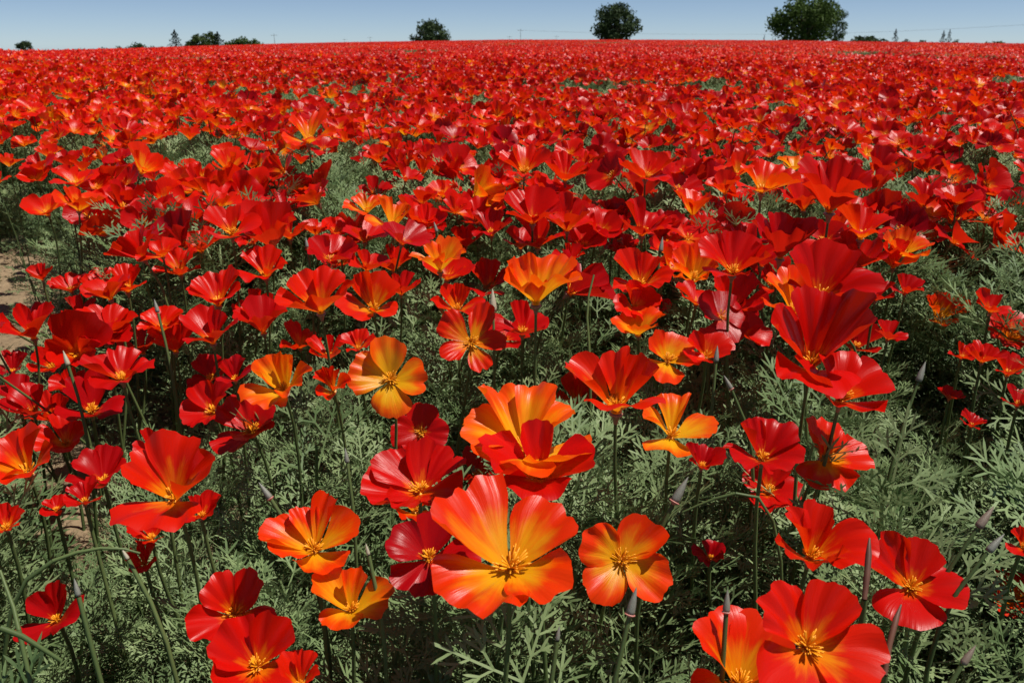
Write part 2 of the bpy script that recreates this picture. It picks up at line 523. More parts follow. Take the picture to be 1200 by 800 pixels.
# ---- the blooms that can be picked out one by one: (x, y, width in picture; axis elevation, lean, openness, warmth, options)
# petal order for deltas: 0 points back/up at roll 0, then clockwise
H = [
 # bottom row
 (68, 728, 78, 48, -12, 52, .10, dict(roll=10, dt=.92, n='lone dark crimson poppy', l='small dark crimson poppy with yellow centre, alone in leaves by a pale stem')),
 (276, 722, 104, 38, 5, 66, .34, dict(roll=48, A=51, side=.26, n='four-petalled scarlet poppy', l='wide open scarlet poppy with yellow stamens above another scarlet one')),
 (302, 783, 112, 42, 8, 62, .36, dict(roll=35, n='lowest scarlet poppy', l='wide scarlet poppy cut by the bottom edge, under another scarlet poppy')),
 (352, 806, 58, 60, 0, 45, .5, dict(l='red poppy rim just peeping over the bottom edge')),
 (368, 646, 118, 55, -5, 62, .78, dict(roll=30, npet=6, n='orange-red poppy with red skirt', l='orange-red poppy with paler folded front petals and dark red lower petals')),
 (412, 716, 96, 52, 10, 50, .9, dict(roll=20, dt=.90, n='low orange cup poppy', l='bright orange cupped poppy with one shaded red petal at its right')),
 (503, 655, 112, 46, -8, 70, .08, dict(roll=15, dt=.88, n='crimson poppy with tall yellow stamens', l='dark crimson poppy with tall yellow stamens beside the biggest orange bloom', deltas=(0, 8, 22, -4))),
 (598, 668, 172, 54, 0, 66, .76, dict(roll=42, lens=(.92, .84, .84, .92), n='biggest orange-red poppy', l='biggest poppy, orange-red with two broad rear petals and golden centre', deltas=(8, 4, 4, 8))),
 (728, 657, 108, 38, 4, 78, .84, dict(roll=38, flat=True, A=50, side=.34, n='flat orange poppy', l='flat open orange poppy with a rolled rear petal, above a pink-ringed bud')),
 (632, 562, 136, 52, 4, 60, .26, dict(roll=5, dt=.93, n='crimson-red poppy', l='crimson-red poppy with one upright rear petal, behind the biggest orange bloom')),
 (614, 532, 152, 58, 0, 58, .95, dict(roll=20, npet=6, n='ruffled golden orange poppy', l='large ruffled golden orange poppy of many petals')),
 (492, 578, 122, 58, 0, 72, .28, dict(roll=10, npet=6, n='ruffled crimson poppy', l='ruffled crimson poppy of many petals behind a small orange-red cup')),
 (486, 600, 70, 46, 5, 40, .62, dict(roll=0, n='small orange-red cup', l='small orange-red cup poppy in front of the ruffled crimson one')),
 (493, 506, 68, 34, 0, 76, .16, dict(roll=0, flat=True, n='round dark red disc poppy', l='round flat dark red poppy like a disc, facing forward')),
 (458, 446, 94, 42, 0, 68, .97, dict(roll=0, flat=True, A=46, side=.2, n='star-shaped orange poppy', l='star-shaped bright orange poppy with ruffled streaked petals', deltas=(-15, 8, 14, 4))),
 (334, 460, 90, 40, -5, 46, .96, dict(roll=25, n='glowing orange cup poppy', l='glowing orange cup poppy with yellow base, among crimson ones')),
 (391, 458, 44, 30, 0, 30, .66, dict(l='narrow half-closed orange-red poppy right of the glowing orange cup')),
 (296, 507, 78, 42, -25, 66, .2, dict(roll=30, n='red poppy below glowing orange cup', l='open red poppy half in shade, below the glowing orange cup')),
 (250, 484, 66, 42, -30, 55, .22, dict(roll=35, n='twisted crimson poppy', l='crimson poppy with an upright glossy petal and narrow lower petals')),
 (247, 444, 50, 46, -10, 60, .16, dict(roll=40, l='small crimson poppy tucked behind the twisted crimson one')),
 (144, 446, 82, 60, 5, 60, .22, dict(roll=0, n='tall-stemmed crimson poppy', l='shallow crimson poppy with one orange petal tip, on a tall bare stem')),
 (108, 484, 68, 50, 25, 58, .1, dict(roll=30, n='wine-red poppy', l='wine-red poppy with round yellow centre in the left cluster')),
 (34, 556, 88, 48, 5, 46, .58, dict(roll=40, n='orange-red poppy at the left edge', l='orange-red cup poppy with shaded front petals, cut by left edge')),
 (205, 586, 116, 46, -5, 56, .52, dict(roll=5, n='big red-orange bowl poppy', l='big red-orange bowl poppy with wide rear petal and golden centre')),
 (180, 530, 36, 45, 10, 40, .3, dict(l='small half-open red poppy behind the big red-orange bowl')),
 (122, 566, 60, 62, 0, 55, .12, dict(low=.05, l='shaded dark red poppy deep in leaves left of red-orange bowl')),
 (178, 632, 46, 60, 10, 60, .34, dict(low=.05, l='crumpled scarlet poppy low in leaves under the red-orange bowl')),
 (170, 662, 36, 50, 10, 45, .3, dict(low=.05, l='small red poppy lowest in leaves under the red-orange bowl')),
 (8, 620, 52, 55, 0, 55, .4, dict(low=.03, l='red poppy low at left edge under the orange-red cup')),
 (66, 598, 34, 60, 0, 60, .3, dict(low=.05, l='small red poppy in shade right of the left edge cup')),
 (722, 482, 112, 80, 0, 44, .58, dict(roll=0, n='side-on red-orange cup poppy', l='red-orange cup poppy seen from the side on a long bare stem')),
 (782, 424, 76, 42, 18, 66, .82, dict(roll=35, n='orange poppy behind side-on cup', l='orange poppy with red shading behind the side-on red-orange cup')),
 (786, 512, 96, 66, 25, 62, .97, dict(roll=35, n='orange butterfly-shaped poppy', l='orange poppy with petals spread like wings and red lower petal', deltas=(-18, 8, 22, 0))),
 (822, 548, 46, 55, 10, 50, .14, dict(l='dark red poppy peeping out under the orange winged one')),
 (893, 540, 92, 54, -4, 48, .18, dict(roll=45, dt=.88, n='crimson poppy crossed by a stem', l='crimson poppy crossed by a dark stem, left of an orange-red one')),
 (964, 538, 92, 42, 22, 66, .56, dict(roll=30, n='orange-red poppy with stem shadow', l='orange-red poppy facing forward beside the stem-crossed crimson one')),
 (900, 576, 72, 46, 4, 70, .24, dict(roll=20, n='small red poppy with yellow centre', l='small red poppy with yellow centre under the stem-crossed crimson one')),
 (948, 655, 120, 56, 12, 50, .42, dict(roll=40, n='glossy red poppy', l='glossy red poppy with shaded rear petal above the widest scarlet bloom')),
 (1066, 690, 114, 46, 0, 66, .32, dict(roll=30, n='red poppy with big yellow centre', l='red poppy with big yellow stamen tuft, right of glossy red one')),
 (944, 760, 162, 42, 10, 68, .46, dict(roll=40, lens=(.88, 1.05, 1.05, .88), A=52, side=.26, n='widest scarlet poppy', l='widest scarlet poppy with four separate petals, near the bottom edge', deltas=(-4, 6, 4, -4))),
 (866, 806, 126, 55, 0, 50, .68, dict(roll=45, n='orange-striped poppy at the bottom edge', l='orange-red striped poppy cut by the bottom edge')),
 (1176, 698, 62, 30, -10, 36, .7, dict(roll=20, n='half-shaded orange cup', l='narrow orange cup poppy half in shadow near right edge')),
 (1198, 642, 44, 50, 0, 55, .36, dict(l='red poppy cut by the right edge above half-shaded orange cup')),
 (950, 432, 112, 50, -5, 46, .26, dict(roll=5, n='tall scarlet bowl poppy', l='tall scarlet bowl poppy crossed by a thin dark stem')),
 (984, 470, 112, 74, 20, 64, .28, dict(roll=20, n='scarlet poppy with broad lip', l='scarlet poppy with a broad petal stretched right, under scarlet bowl')),
 (958, 352, 108, 38, 0, 52, .26, dict(roll=30, n='upright scarlet poppy', l='upright scarlet poppy with small yellow centre over an orange petal')),
 (930, 368, 74, 62, -10, 50, .86, dict(roll=20, l='orange petalled poppy hidden under the upright scarlet one')),
 (914, 302, 76, 78, 0, 46, .12, dict(roll=10, n='dark crimson dome poppy', l='dark crimson poppy cup above the upright scarlet one')),
 (972, 248, 86, 82, 0, 46, .26, dict(roll=30, n='tall red bowl poppy', l='tall red bowl poppy seen from the side, behind dark crimson cup')),
 (892, 226, 80, 60, 5, 62, .62, dict(roll=40, n='orange-hearted open poppy', l='open red poppy with glowing orange heart and one upright petal')),
 (1056, 300, 56, 50, 10, 60, .9, dict(roll=20, n='orange-lipped poppy', l='orange-lipped red poppy above grey-green leaves at right')),
 (1008, 280, 70, 70, 0, 55, .42, dict(roll=0, l='red poppy with orange rear petal left of orange-lipped one')),
 (1082, 242, 52, 78, 0, 48, .22, dict(l='scarlet cup poppy standing behind the orange-lipped one')),
 (1155, 260, 50, 62, 5, 76, .46, dict(n='flat lone red poppy', l='flat red poppy with orange heart standing alone at right')),
 (1098, 374, 50, 40, 0, 55, .72, dict(n='small two-tone orange poppy', l='small orange and red poppy alone among leaves at right')),
 (1088, 282, 46, 50, 5, 56, .52, dict(l='red-orange poppy just right of the orange-lipped one')),
 (1184, 398, 60, 52, 0, 56, .4, dict(n='red poppy at the right edge', l='red poppy touching the right edge beyond the leaves')),
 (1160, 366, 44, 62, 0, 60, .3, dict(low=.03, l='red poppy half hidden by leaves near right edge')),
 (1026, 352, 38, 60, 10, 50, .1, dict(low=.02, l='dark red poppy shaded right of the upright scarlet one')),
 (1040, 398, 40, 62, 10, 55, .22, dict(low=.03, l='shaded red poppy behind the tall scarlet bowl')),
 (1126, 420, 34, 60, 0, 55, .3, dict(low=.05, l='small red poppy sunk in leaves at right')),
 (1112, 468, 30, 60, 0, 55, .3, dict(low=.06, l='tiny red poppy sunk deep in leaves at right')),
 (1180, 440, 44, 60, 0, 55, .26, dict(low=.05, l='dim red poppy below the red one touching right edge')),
 (552, 402, 84, 36, 0, 74, .6, dict(roll=20, npet=5, flat=True, A=40, side=.34, n='five-petalled red-orange poppy', l='flat red-orange poppy with five rounded petals and golden heart')),
 (536, 364, 64, 46, 0, 56, .46, dict(roll=40, n='scarlet poppy behind five-petalled one', l='scarlet poppy with yellow stamens behind the five-petalled one')),
 (628, 356, 90, 62, 0, 50, .92, dict(roll=40, n='orange cup with red front', l='orange cup poppy with red front petals on a straight stem')),
 (572, 342, 52, 62, 0, 52, .32, dict(l='red poppy behind pale bud, left of orange cup')),
 (612, 392, 68, 60, 10, 55, .2, dict(low=.03, l='shaded dark red poppy under the orange cup with red front')),
 (516, 318, 68, 70, 0, 42, .96, dict(roll=45, n='ruffled orange cup', l='ruffled orange cup poppy with streaked petals in mid field')),
 (462, 318, 48, 72, 0, 46, .42, dict(l='small red cup poppy left of the ruffled orange cup')),
 (438, 364, 72, 42, 0, 60, .58, dict(roll=45, n='red-orange poppy with golden heart', l='red-orange poppy with golden heart, one of a touching pair')),
 (376, 366, 92, 52, -10, 52, .52, dict(roll=30, n='red-orange poppy with folded petals', l='red-orange poppy with folded petals, left one of touching pair')),
 (312, 326, 60, 62, 0, 50, .4, dict(n='red poppy with upright petal pair', l='red cup poppy standing apart on bare leaves, left of mid field')),
 (460, 268, 54, 60, 0, 52, .97, dict(roll=40, n='golden orange poppy', l='golden orange poppy with red side petal, above ruffled cup')),
 (430, 250, 48, 60, 0, 55, .82, dict(roll=40, l='orange-red poppy left of the golden orange one')),
 (500, 268, 48, 55, 10, 62, .3, dict(l='crimson poppy with orange heart right of the golden one')),
 (750, 336, 70, 46, 0, 56, .46, dict(roll=40, n='red poppy with golden tuft', l='red poppy with golden stamens over one hanging red petal')),
 (766, 368, 42, 50, 0, 50, .34, dict(l='red poppy directly under the red one with golden stamens')),
 (812, 328, 62, 42, -15, 52, .84, dict(roll=30, npet=5, n='tall-petalled orange poppy', l='orange poppy with several tall narrow petals beside scarlet ones')),
 (858, 322, 88, 52, 0, 52, .28, dict(roll=20, n='scarlet poppy beside tall orange', l='scarlet poppy right of the tall-petalled orange one')),
 (858, 362, 68, 46, 0, 56, .3, dict(roll=30, l='red poppy under the scarlet one near tall orange petals')),
 (624, 262, 66, 82, 0, 58, .3, dict(roll=30, n='scarlet poppy on straight stem', l='scarlet saucer poppy side-on upon a straight visible stem')),
 (684, 290, 54, 54, 5, 60, .22, dict(roll=10, n='crimson poppy with yellow tuft', l='crimson poppy with yellow tuft right of side-on scarlet saucer')),
 (630, 290, 60, 55, 0, 55, .3, dict(l='scarlet poppy right below the side-on scarlet saucer')),
 (576, 276, 48, 58, -10, 52, .18, dict(l='crimson poppy left of the side-on scarlet saucer')),
 (718, 258, 52, 62, 0, 48, .16, dict(n='glossy crimson poppy', l='glossy crimson half-closed poppy behind the yellow-tufted one')),
 (752, 276, 62, 62, 0, 55, .2, dict(l='crimson poppy with orange edge right of glossy crimson one')),
 (756, 210, 66, 58, 0, 64, .36, dict(n='red poppy with starry yellow heart', l='red saucer poppy with starry yellow heart in mid field')),
 (256, 358, 62, 62, 0, 50, .4, dict(n='broad red cup', l='broad red cup poppy in the left cluster, above crimson one')),
 (250, 402, 70, 64, 0, 52, .26, dict(roll=20, n='crimson poppy with pale streaks', l='crimson poppy with pale glossy streaks below broad red cup')),
 (190, 388, 56, 60, 0, 55, .5, dict(l='red-orange poppy left of the pale-streaked crimson one')),
 (150, 342, 62, 58, 0, 55, .46, dict(n='rounded red poppy', l='rounded red poppy with orange inside, left cluster')),
 (212, 322, 56, 55, 0, 55, .4, dict(l='red poppy with upright petal right of the rounded red one')),
 (130, 392, 66, 60, 0, 55, .4, dict(n='red poppy by the soil', l='red poppy beside the bare soil track, facing up')),
 (40, 396, 62, 66, 0, 50, .26, dict(n='red cup over bare soil', l='red cup poppy over the bare soil at left')),
 (62, 432, 44, 40, 15, 50, .3, dict(l='red poppy folded sideways below the cup over bare soil')),
 (22, 470, 60, 60, 0, 55, .1, dict(n='darkest red poppy', l='darkest red poppy at the left edge, below bare soil')),
 (62, 494, 50, 60, 0, 55, .34, dict(l='scarlet poppy left of the wine-red one')),
 (236, 296, 52, 60, 0, 55, .4, dict(l='red poppy left of the broad bright red one in left cluster')),
 (272, 276, 66, 55, 0, 60, .42, dict(n='broad bright red poppy', l='broad bright red poppy with upright petals in left mid field')),
 (50, 328, 30, 62, 0, 55, .34, dict(n='small red poppy alone near soil', l='small red poppy alone above weeds near the bare soil')),
 (84, 342, 44, 60, 0, 60, .32, dict(l='red poppy right of the small lone one near soil')),
 (98, 372, 44, 62, 0, 62, .2, dict(l='red poppy with yellow centre above bare soil')),
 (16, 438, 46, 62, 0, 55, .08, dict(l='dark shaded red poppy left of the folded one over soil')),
 (362, 168, 62, 62, 0, 58, .78, dict(n='orange poppy in left mid field', l='orange-red poppy standing out in left mid field')),
 (662, 212, 52, 62, 0, 56, .34, dict(l='red poppy left of the one with starry yellow heart')),
 (614, 204, 62, 55, 0, 55, .4, dict(n='red poppy with upright pink petal', l='red poppy with upright glossy petal in centre mid field')),
 (930, 200, 40, 60, 0, 60, 1.0, dict(n='small yellow-orange poppy', l='small yellow-orange poppy behind the orange-hearted open one')),
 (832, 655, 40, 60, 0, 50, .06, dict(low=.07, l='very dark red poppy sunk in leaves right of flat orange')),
 (726, 300, 46, 62, 0, 55, .26, dict(l='crimson poppy above the red one with golden stamens')),
 (668, 308, 40, 62, 0, 55, .3, dict(low=.02, l='scarlet poppy low below the yellow-tufted crimson one')),
 (790, 278, 44, 60, 0, 55, .3, dict(l='red poppy behind the tall-petalled orange one')),
 (340, 280, 50, 62, 0, 55, .35, dict(l='red poppy between broad bright red and golden orange ones')),
 (400, 300, 44, 60, 0, 55, .4, dict(low=.03, l='dim red poppy low left of small red cup')),
 (545, 290, 44, 60, 0, 55, .3, dict(l='red poppy right above the ruffled orange cup')),
 (40, 486, 62, 55, 10, 52, .16, dict(l='crimson poppy between darkest red one and wine-red one')),
 (88, 458, 46, 50, -10, 50, .3, dict(l='scarlet poppy above the wine-red one, left cluster')),
 (78, 522, 62, 52, 5, 58, .4, dict(l='scarlet poppy with pale glossy front under the wine-red one')),
 (206, 412, 52, 58, 0, 52, .34, dict(l='scarlet poppy left of the pale-streaked crimson one')),
 (168, 414, 46, 60, 0, 55, .3, dict(l='scarlet poppy right above the tall-stemmed crimson one')),
 (276, 446, 40, 46, 10, 50, .12, dict(l='small dark crimson poppy touching the glowing orange cup')),
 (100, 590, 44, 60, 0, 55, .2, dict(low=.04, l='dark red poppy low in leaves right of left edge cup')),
 (236, 606, 44, 55, 10, 55, .34, dict(low=.02, l='red poppy tucked under right side of big red-orange bowl')),
 (676, 472, 48, 40, -10, 42, .5, dict(l='pinkish red folded poppy left of the side-on red-orange cup')),
 (386, 420, 52, 60, 0, 52, .34, dict(l='red poppy above the narrow half-closed orange-red one')),
 (352, 408, 48, 56, -5, 52, .5, dict(l='red-orange poppy above the glowing orange cup')),
 (420, 410, 42, 60, 5, 52, .4, dict(low=.02, l='red poppy low behind the star-shaped orange one')),
 (560, 560, 56, 50, -15, 52, .24, dict(l='crimson poppy left of the crimson-red one with upright petal')),
 (1000, 318, 62, 60, 5, 52, .24, dict(l='scarlet poppy right of the dark crimson dome')),
 (872, 296, 60, 62, 0, 50, .18, dict(l='crimson poppy left of the dark crimson dome')),
 (905, 338, 54, 50, -10, 52, .3, dict(l='scarlet poppy left of the upright scarlet one')),
 (1000, 410, 56, 55, 15, 52, .2, dict(l='dark scarlet poppy right behind the tall scarlet bowl')),
 (828, 276, 46, 60, 0, 54, .3, dict(l='red poppy left behind the crimson one by the dome')),
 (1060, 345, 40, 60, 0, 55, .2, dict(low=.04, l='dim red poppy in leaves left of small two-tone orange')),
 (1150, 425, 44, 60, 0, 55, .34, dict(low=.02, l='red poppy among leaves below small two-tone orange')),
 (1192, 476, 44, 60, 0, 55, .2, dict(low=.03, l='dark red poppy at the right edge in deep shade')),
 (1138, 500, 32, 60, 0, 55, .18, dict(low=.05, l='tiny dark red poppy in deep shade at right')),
 (560, 262, 46, 60, 0, 55, .3, dict(l='scarlet poppy left above the side-on scarlet saucer')),
 (300, 372, 50, 60, 0, 54, .36, dict(l='red poppy right of the broad red cup')),
 (470, 345, 46, 60, 0, 54, .3, dict(low=.01, l='red poppy right of the red-orange one with golden heart')),
 (120, 345, 46, 60, 0, 55, .4, dict(l='red poppy left of the rounded red one')),
]

RESERVED = []        # (px, py, half width) of the blooms already placed
poppies = []
HEADS = []
LAND = []
for i, (px, py, s, el, az, op, wm, kw) in enumerate(H):
    kw = dict(kw)
    low = kw.pop('low', 0.0); nm = kw.pop('n', None); lb = kw.pop('l')
    pc, tc = on_canopy(px, py, -low)
    ts = FPX * 0.07 / s
    t = math.sqrt(tc * ts) if not low else tc
    t *= kw.pop('dt', 1.0)
    head = Vector((0, 0, ZC)) + ray(px, py) * t
    g = float(ground(head.x, head.y))
    if head.z < g + 0.15:
        t = tc; head = Vector((0, 0, ZC)) + ray(px, py) * t
    flat = kw.pop('flat', False)
    op = op if flat else max(30, op - 7)
    el_ = el if flat else min(84, el + 24)
    root, sc = make_poppy(head, s * t / FPX, el_, az, op, wm, seed=1000 + i, bias=0 if flat else 14, **kw)
    tag(root, lb, 'poppy', 'poppies of the field')
    RESERVED.append((px, py - s * 0.15, s * 0.5))
    poppies.append(root)
    HEADS.append(tuple(head))
    if nm: LAND.append((px, py, nm))
RES = np.array(RESERVED)

# ------------------------------------------------------------------ all the other blooms of the field
def sparse(x, y):
    """how thin the blooms stand (0 full .. 1 none): green gaps of the field"""
    a = vnoise(x * 1.3, y * 0.8, 21) * 0.6 + vnoise(x * 2.9, y * 1.9, 22) * 0.4
    return smooth((a - 0.25) / 0.3)


GAPS = [(222, 182, 46, 22), (692, 103, 48, 9), (96, 178, 34, 16), (398, 200, 30, 18), (470, 92, 26, 6), (832, 101, 40, 8), (1120, 335, 80, 48),
        (1150, 196, 40, 14), (1182, 96, 26, 8), (905, 130, 30, 7), (560, 120, 24, 6), (30, 160, 24, 10), (1040, 150, 36, 8), (780, 180, 26, 9), (350, 262, 30, 14), (60, 228, 36, 12), (34, 350, 72, 92), (20, 285, 56, 28), (500, 215, 20, 8), (700, 232, 30, 8), (1105, 110, 20, 5), (640, 118, 16, 5)]


def sample_field(d0, d1, dens, half=0.64, jitter=0.9):
    """jittered grid over the sector between d0 and d1"""
    st = 1 / math.sqrt(dens)
    X, Y = np.meshgrid(np.arange(-d1 * half - 0.5, d1 * half + 0.5, st), np.arange(d0 * 0.8, d1, st))
    X = X + rng.uniform(-.5, .5, X.shape) * st * jitter; Y = Y + rng.uniform(-.5, .5, Y.shape) * st * jitter
    X, Y = X.ravel(), Y.ravel()
    d = np.hypot(X, Y)
    k = (d >= d0) & (d < d1) & (np.abs(X) < Y * half + 0.35)
    return X[k], Y[k]


def gap_mask(px, py):
    g = np.zeros_like(px)
    for a, b, rx, ry in GAPS:
        e = ((px - a) / rx) ** 2 + ((py - b) / ry) ** 2
        g = np.maximum(g, smooth((1.35 - e) / 0.7))
    return g


X, Y = sample_field(0.8, 9.0, 300)
Z = canopy(X, Y) + rng.normal(0, 0.016, X.shape) - np.abs(rng.normal(0, 0.022, X.shape)) - 0.018 * smooth((1.9 - Y) / .6)
PX, PY, ZZ = project(X, Y, Z)
s_px = FPX * 0.062 / ZZ
keep = rng.uniform(0, 1, X.shape) > 0.94 * np.maximum(np.where(ZZ > 1.6, sparse(X, Y), 0), np.maximum(gap_mask(PX, PY), bare(X, Y)))
inc = ZZ < 3.0
keep &= (ZZ > 1.35) | (rng.uniform(0, 1, X.shape) < .72)
for i in np.where(inc & keep)[0]:
    dd = np.hypot(PX[i] - RES[:, 0], (PY[i] - RES[:, 1]) * 1.25)
    clump = (PX[i] < 330 and PY[i] < 425) or (360 < PX[i] < 680 and PY[i] < 400) or (700 < PX[i] < 1010 and PY[i] < 395)
    clump = clump or (PY[i] < 440 and PX[i] < 880 and rng.random() < .35)
    if PY[i] > (318 if not clump else 440) or (PY[i] > 225 and (dd < RES[:, 2] * 0.72).any()) or (dd < RES[:, 2] * 0.6).any():
        keep[i] = False
X, Y, Z, PX, PY, ZZ = [a[keep] for a in (X, Y, Z, PX, PY, ZZ)]
warm = np.clip(rng.choice([0.05, 0.16, 0.26, 0.34, 0.42, 0.52, 0.68, 0.9], X.shape, p=[.05, .15, .22, .23, .18, .10, .05, .02]) + rng.normal(0, .05, X.shape), 0, 1)
# the left of the middle field is a touch more orange
warm = np.clip(warm + 0.14 * smooth((420 - PX) / 300) * smooth((260 - PY) / 60), 0, 1)
el = np.clip(rng.normal(64, 17, X.shape), 22, 90); az = rng.normal(-5, 60, X.shape)
width = rng.uniform(0.050, 0.072, X.shape)
width = np.minimum(width, 64 * ZZ / FPX)
inview = (PX > 6) & (PX < 1194) & (PY < 770)
order = np.argsort(np.where(inview, ZZ, 1e9))
n_ind = 300 - len(H)
single = set(order[:n_ind].tolist())


def colour_word(w_):
    return 'crimson' if w_ < .18 else 'scarlet' if w_ < .36 else 'red' if w_ < .5 else 'red-orange' if w_ < .72 else 'orange'


MARKS = LAND + [(503, 52, 'rounded oak on the horizon'), (720, 50, 'broad dark oak on the horizon'), (945, 50, 'largest tree on the horizon')]
made = []
for i in order[:n_ind]:
    root, sc = make_poppy(Vector((X[i], Y[i], Z[i])), float(width[i]), float(el[i]), float(az[i]), None, float(warm[i]), variant=int(rng.integers(0, 22)))
    best = min(MARKS, key=lambda m: math.hypot(m[0] - PX[i], (m[1] - PY[i]) * (1.6 if m[1] > 60 else 0.9)))
    dx, dy = PX[i] - best[0], PY[i] - best[1]
    if best[1] < 60: rel = 'in the field below'
    elif abs(dx) > 1.6 * abs(dy): rel = 'to the right of' if dx > 0 else 'to the left of'
    elif dy < 0: rel = 'behind' if abs(dx) < 0.5 * abs(dy) else ('behind and right of' if dx > 0 else 'behind and left of')
    else: rel = 'just in front of' if abs(dx) < 0.5 * abs(dy) else ('in front and right of' if dx > 0 else 'in front and left of')
    made.append((root, colour_word(warm[i]), rel, best[2], math.hypot(dx, dy)))
ORD = ['nearest', 'second nearest', 'third nearest', 'fourth nearest', 'fifth nearest', 'sixth nearest', 'seventh nearest', 'eighth nearest', 'ninth nearest', 'tenth nearest', 'eleventh nearest', 'twelfth nearest']
byk = {}
for m in made: byk.setdefault(m[1:4], []).append(m)
for (cw, rel, nm), ms in byk.items():
    ms.sort(key=lambda m: m[4])
    for k, m in enumerate(ms):
        o_ = '' if len(ms) == 1 else (ORD[k] if k < len(ORD) else 'farthest') + ' '
        tag(m[0], f'{o_}{cw} poppy {rel} the {nm}', 'poppy', 'poppies of the field')

# the rest of the blooms: one mass, instances of the same flowers
SRC = bpy.data.collections.new('bloom_sources')     # never linked to the scene
FOL = bpy.data.collections.new('leaf_sources')
PAT = bpy.data.collections.new('patch_sources')
FPAT = bpy.data.collections.new('leaf_patch_sources')


def join_geo(parts):
    """parts: (verts, faces, uv or None, material index)"""
    V, F, U, MI = [], [], [], []
    b = 0
    for v, f, u, mi in parts:
        v = np.asarray([tuple(q) for q in v], float)
        V.append(v); F += [tuple(a + b for a in q) for q in f]; MI += [mi] * len(f)
        U.append(np.zeros((len(v), 2)) if u is None else u)
        b += len(v)
    return np.concatenate(V), F, np.concatenate(U), MI


for i, (o_, pets, ms, st) in enumerate(VAR):
    sv, sf = stamen_geom(i, 8, o_)
    tv, tf = tube([Vector((0.1 * math.sin(i), 0.1 * math.cos(i), -7)), Vector((0.25 * math.sin(i * 2), 0.2, -3)), Vector((0, 0, -0.1))], [0.05, 0.04, 0.035], 4)
    V, F, U, MI = join_geo([(p[0], p[1], p[2], 0) for p in pets] + [(sv, sf, None, 1), (tv, tf, None, 2)])
    SRC.objects.link(bpy.data.objects.new(f'bloom_source_{i:02d}', new_mesh('bloom_source', V, F, [M_PETAL, M_STAMEN, M_STEM], uv=U, mi=MI)))


def scatter(name, pts, rots, scales, variants, warms, coll, label, kindcat=None):
    me = bpy.data.meshes.new(name)
    n = len(pts)
    me.vertices.add(n)
    me.vertices.foreach_set('co', np.asarray(pts, np.float32).ravel())
    for nm, ty, dat, key in (('rot', 'FLOAT_VECTOR', rots, 'vector'), ('scl', 'FLOAT', scales, 'value'), ('var', 'INT', variants, 'value'), ('warm', 'FLOAT', warms, 'value')):
        if dat is None: continue
        a = me.attributes.new(nm, ty, 'POINT')
        a.data.foreach_set(key, np.asarray(dat, np.int32 if ty == 'INT' else np.float32).ravel())
    o = link(name, me)
    g = bpy.data.node_groups.new(name, 'GeometryNodeTree')
    g.interface.new_socket('Geometry', in_out='INPUT', socket_type='NodeSocketGeometry')
    g.interface.new_socket('Geometry', in_out='OUTPUT', socket_type='NodeSocketGeometry')
    N, L = g.nodes, g.links
    gi = N.new('NodeGroupInput'); go = N.new('NodeGroupOutput')
    ci = N.new('GeometryNodeCollectionInfo'); ci.inputs['Collection'].default_value = coll
    ci.inputs['Separate Children'].default_value = True; ci.inputs['Reset Children'].default_value = True
    ip = N.new('GeometryNodeInstanceOnPoints'); ip.inputs['Pick Instance'].default_value = True

    def attr(nm, ty):
        q = N.new('GeometryNodeInputNamedAttribute'); q.data_type = ty; q.inputs['Name'].default_value = nm
        return q.outputs['Attribute']
    er = N.new('FunctionNodeEulerToRotation')
    L.new(attr('rot', 'FLOAT_VECTOR'), er.inputs[0])
    L.new(gi.outputs[0], ip.inputs['Points']); L.new(ci.outputs[0], ip.inputs['Instance'])
    L.new(attr('var', 'INT'), ip.inputs['Instance Index']); L.new(er.outputs[0], ip.inputs['Rotation'])
    L.new(attr('scl', 'FLOAT'), ip.inputs['Scale']); L.new(ip.outputs[0], go.inputs[0])
    md = o.modifiers.new('scatter', 'NODES'); md.node_group = g
    tag(o, label, kindcat, None, 'stuff')
    return o


rest = np.array([i for i in range(len(X)) if i not in single])


def tilt_euler(el_, az_):
    """euler for a flower axis"""
    out = np.zeros((len(el_), 3))
    for k in range(len(el_)):
        out[k] = axis_matrix(el_[k], az_[k]).to_euler()
    return out


scatter('poppy_blooms', np.stack([X[rest], Y[rest], Z[rest]], -1), tilt_euler(el[rest], az[rest]), rng.uniform(.027, .038, len(rest)), rng.integers(0, 22, len(rest)), warm[rest], SRC,
        'mass of smaller red poppies filling the middle of the field', 'poppies')

# far field: tiles of blooms with light-weight petals
def light_flower(r, pos, sc, el_, az_, opn):
    R = np.array(axis_matrix(el_, az_))
    V, F, U = [], [], []
    for k in range(4):
        a0 = math.radians(90 * k + r.uniform(-10, 10)); o = math.radians(max(15, opn + r.uniform(-16, 16)))
        hw = math.radians(r.uniform(40, 54))
        b = len(V)
        V.append((0, 0, 0)); U.append((.5, 0))
        for q, (rr_, dv) in enumerate(((0.55, 0.0), (1.0, 0.12))):
            for t in (-1, 0, 1):
                th = o + dv + (0.1 if t else 0)
                rad = rr_ * (1 - 0.16 * abs(t))
                V.append((rad * math.sin(th) * math.sin(a0 + t * hw), rad * math.sin(th) * math.cos(a0 + t * hw), rad * math.cos(th)))
                U.append((.5 + .5 * t, rr_))
        F += [(b, b + 1, b + 2), (b, b + 2, b + 3), (b + 1, b + 4, b + 5, b + 2), (b + 2, b + 5, b + 6, b + 3)]
    V = (np.array(V) * sc) @ R.T + np.array(pos)
    return V, F, np.array(U)


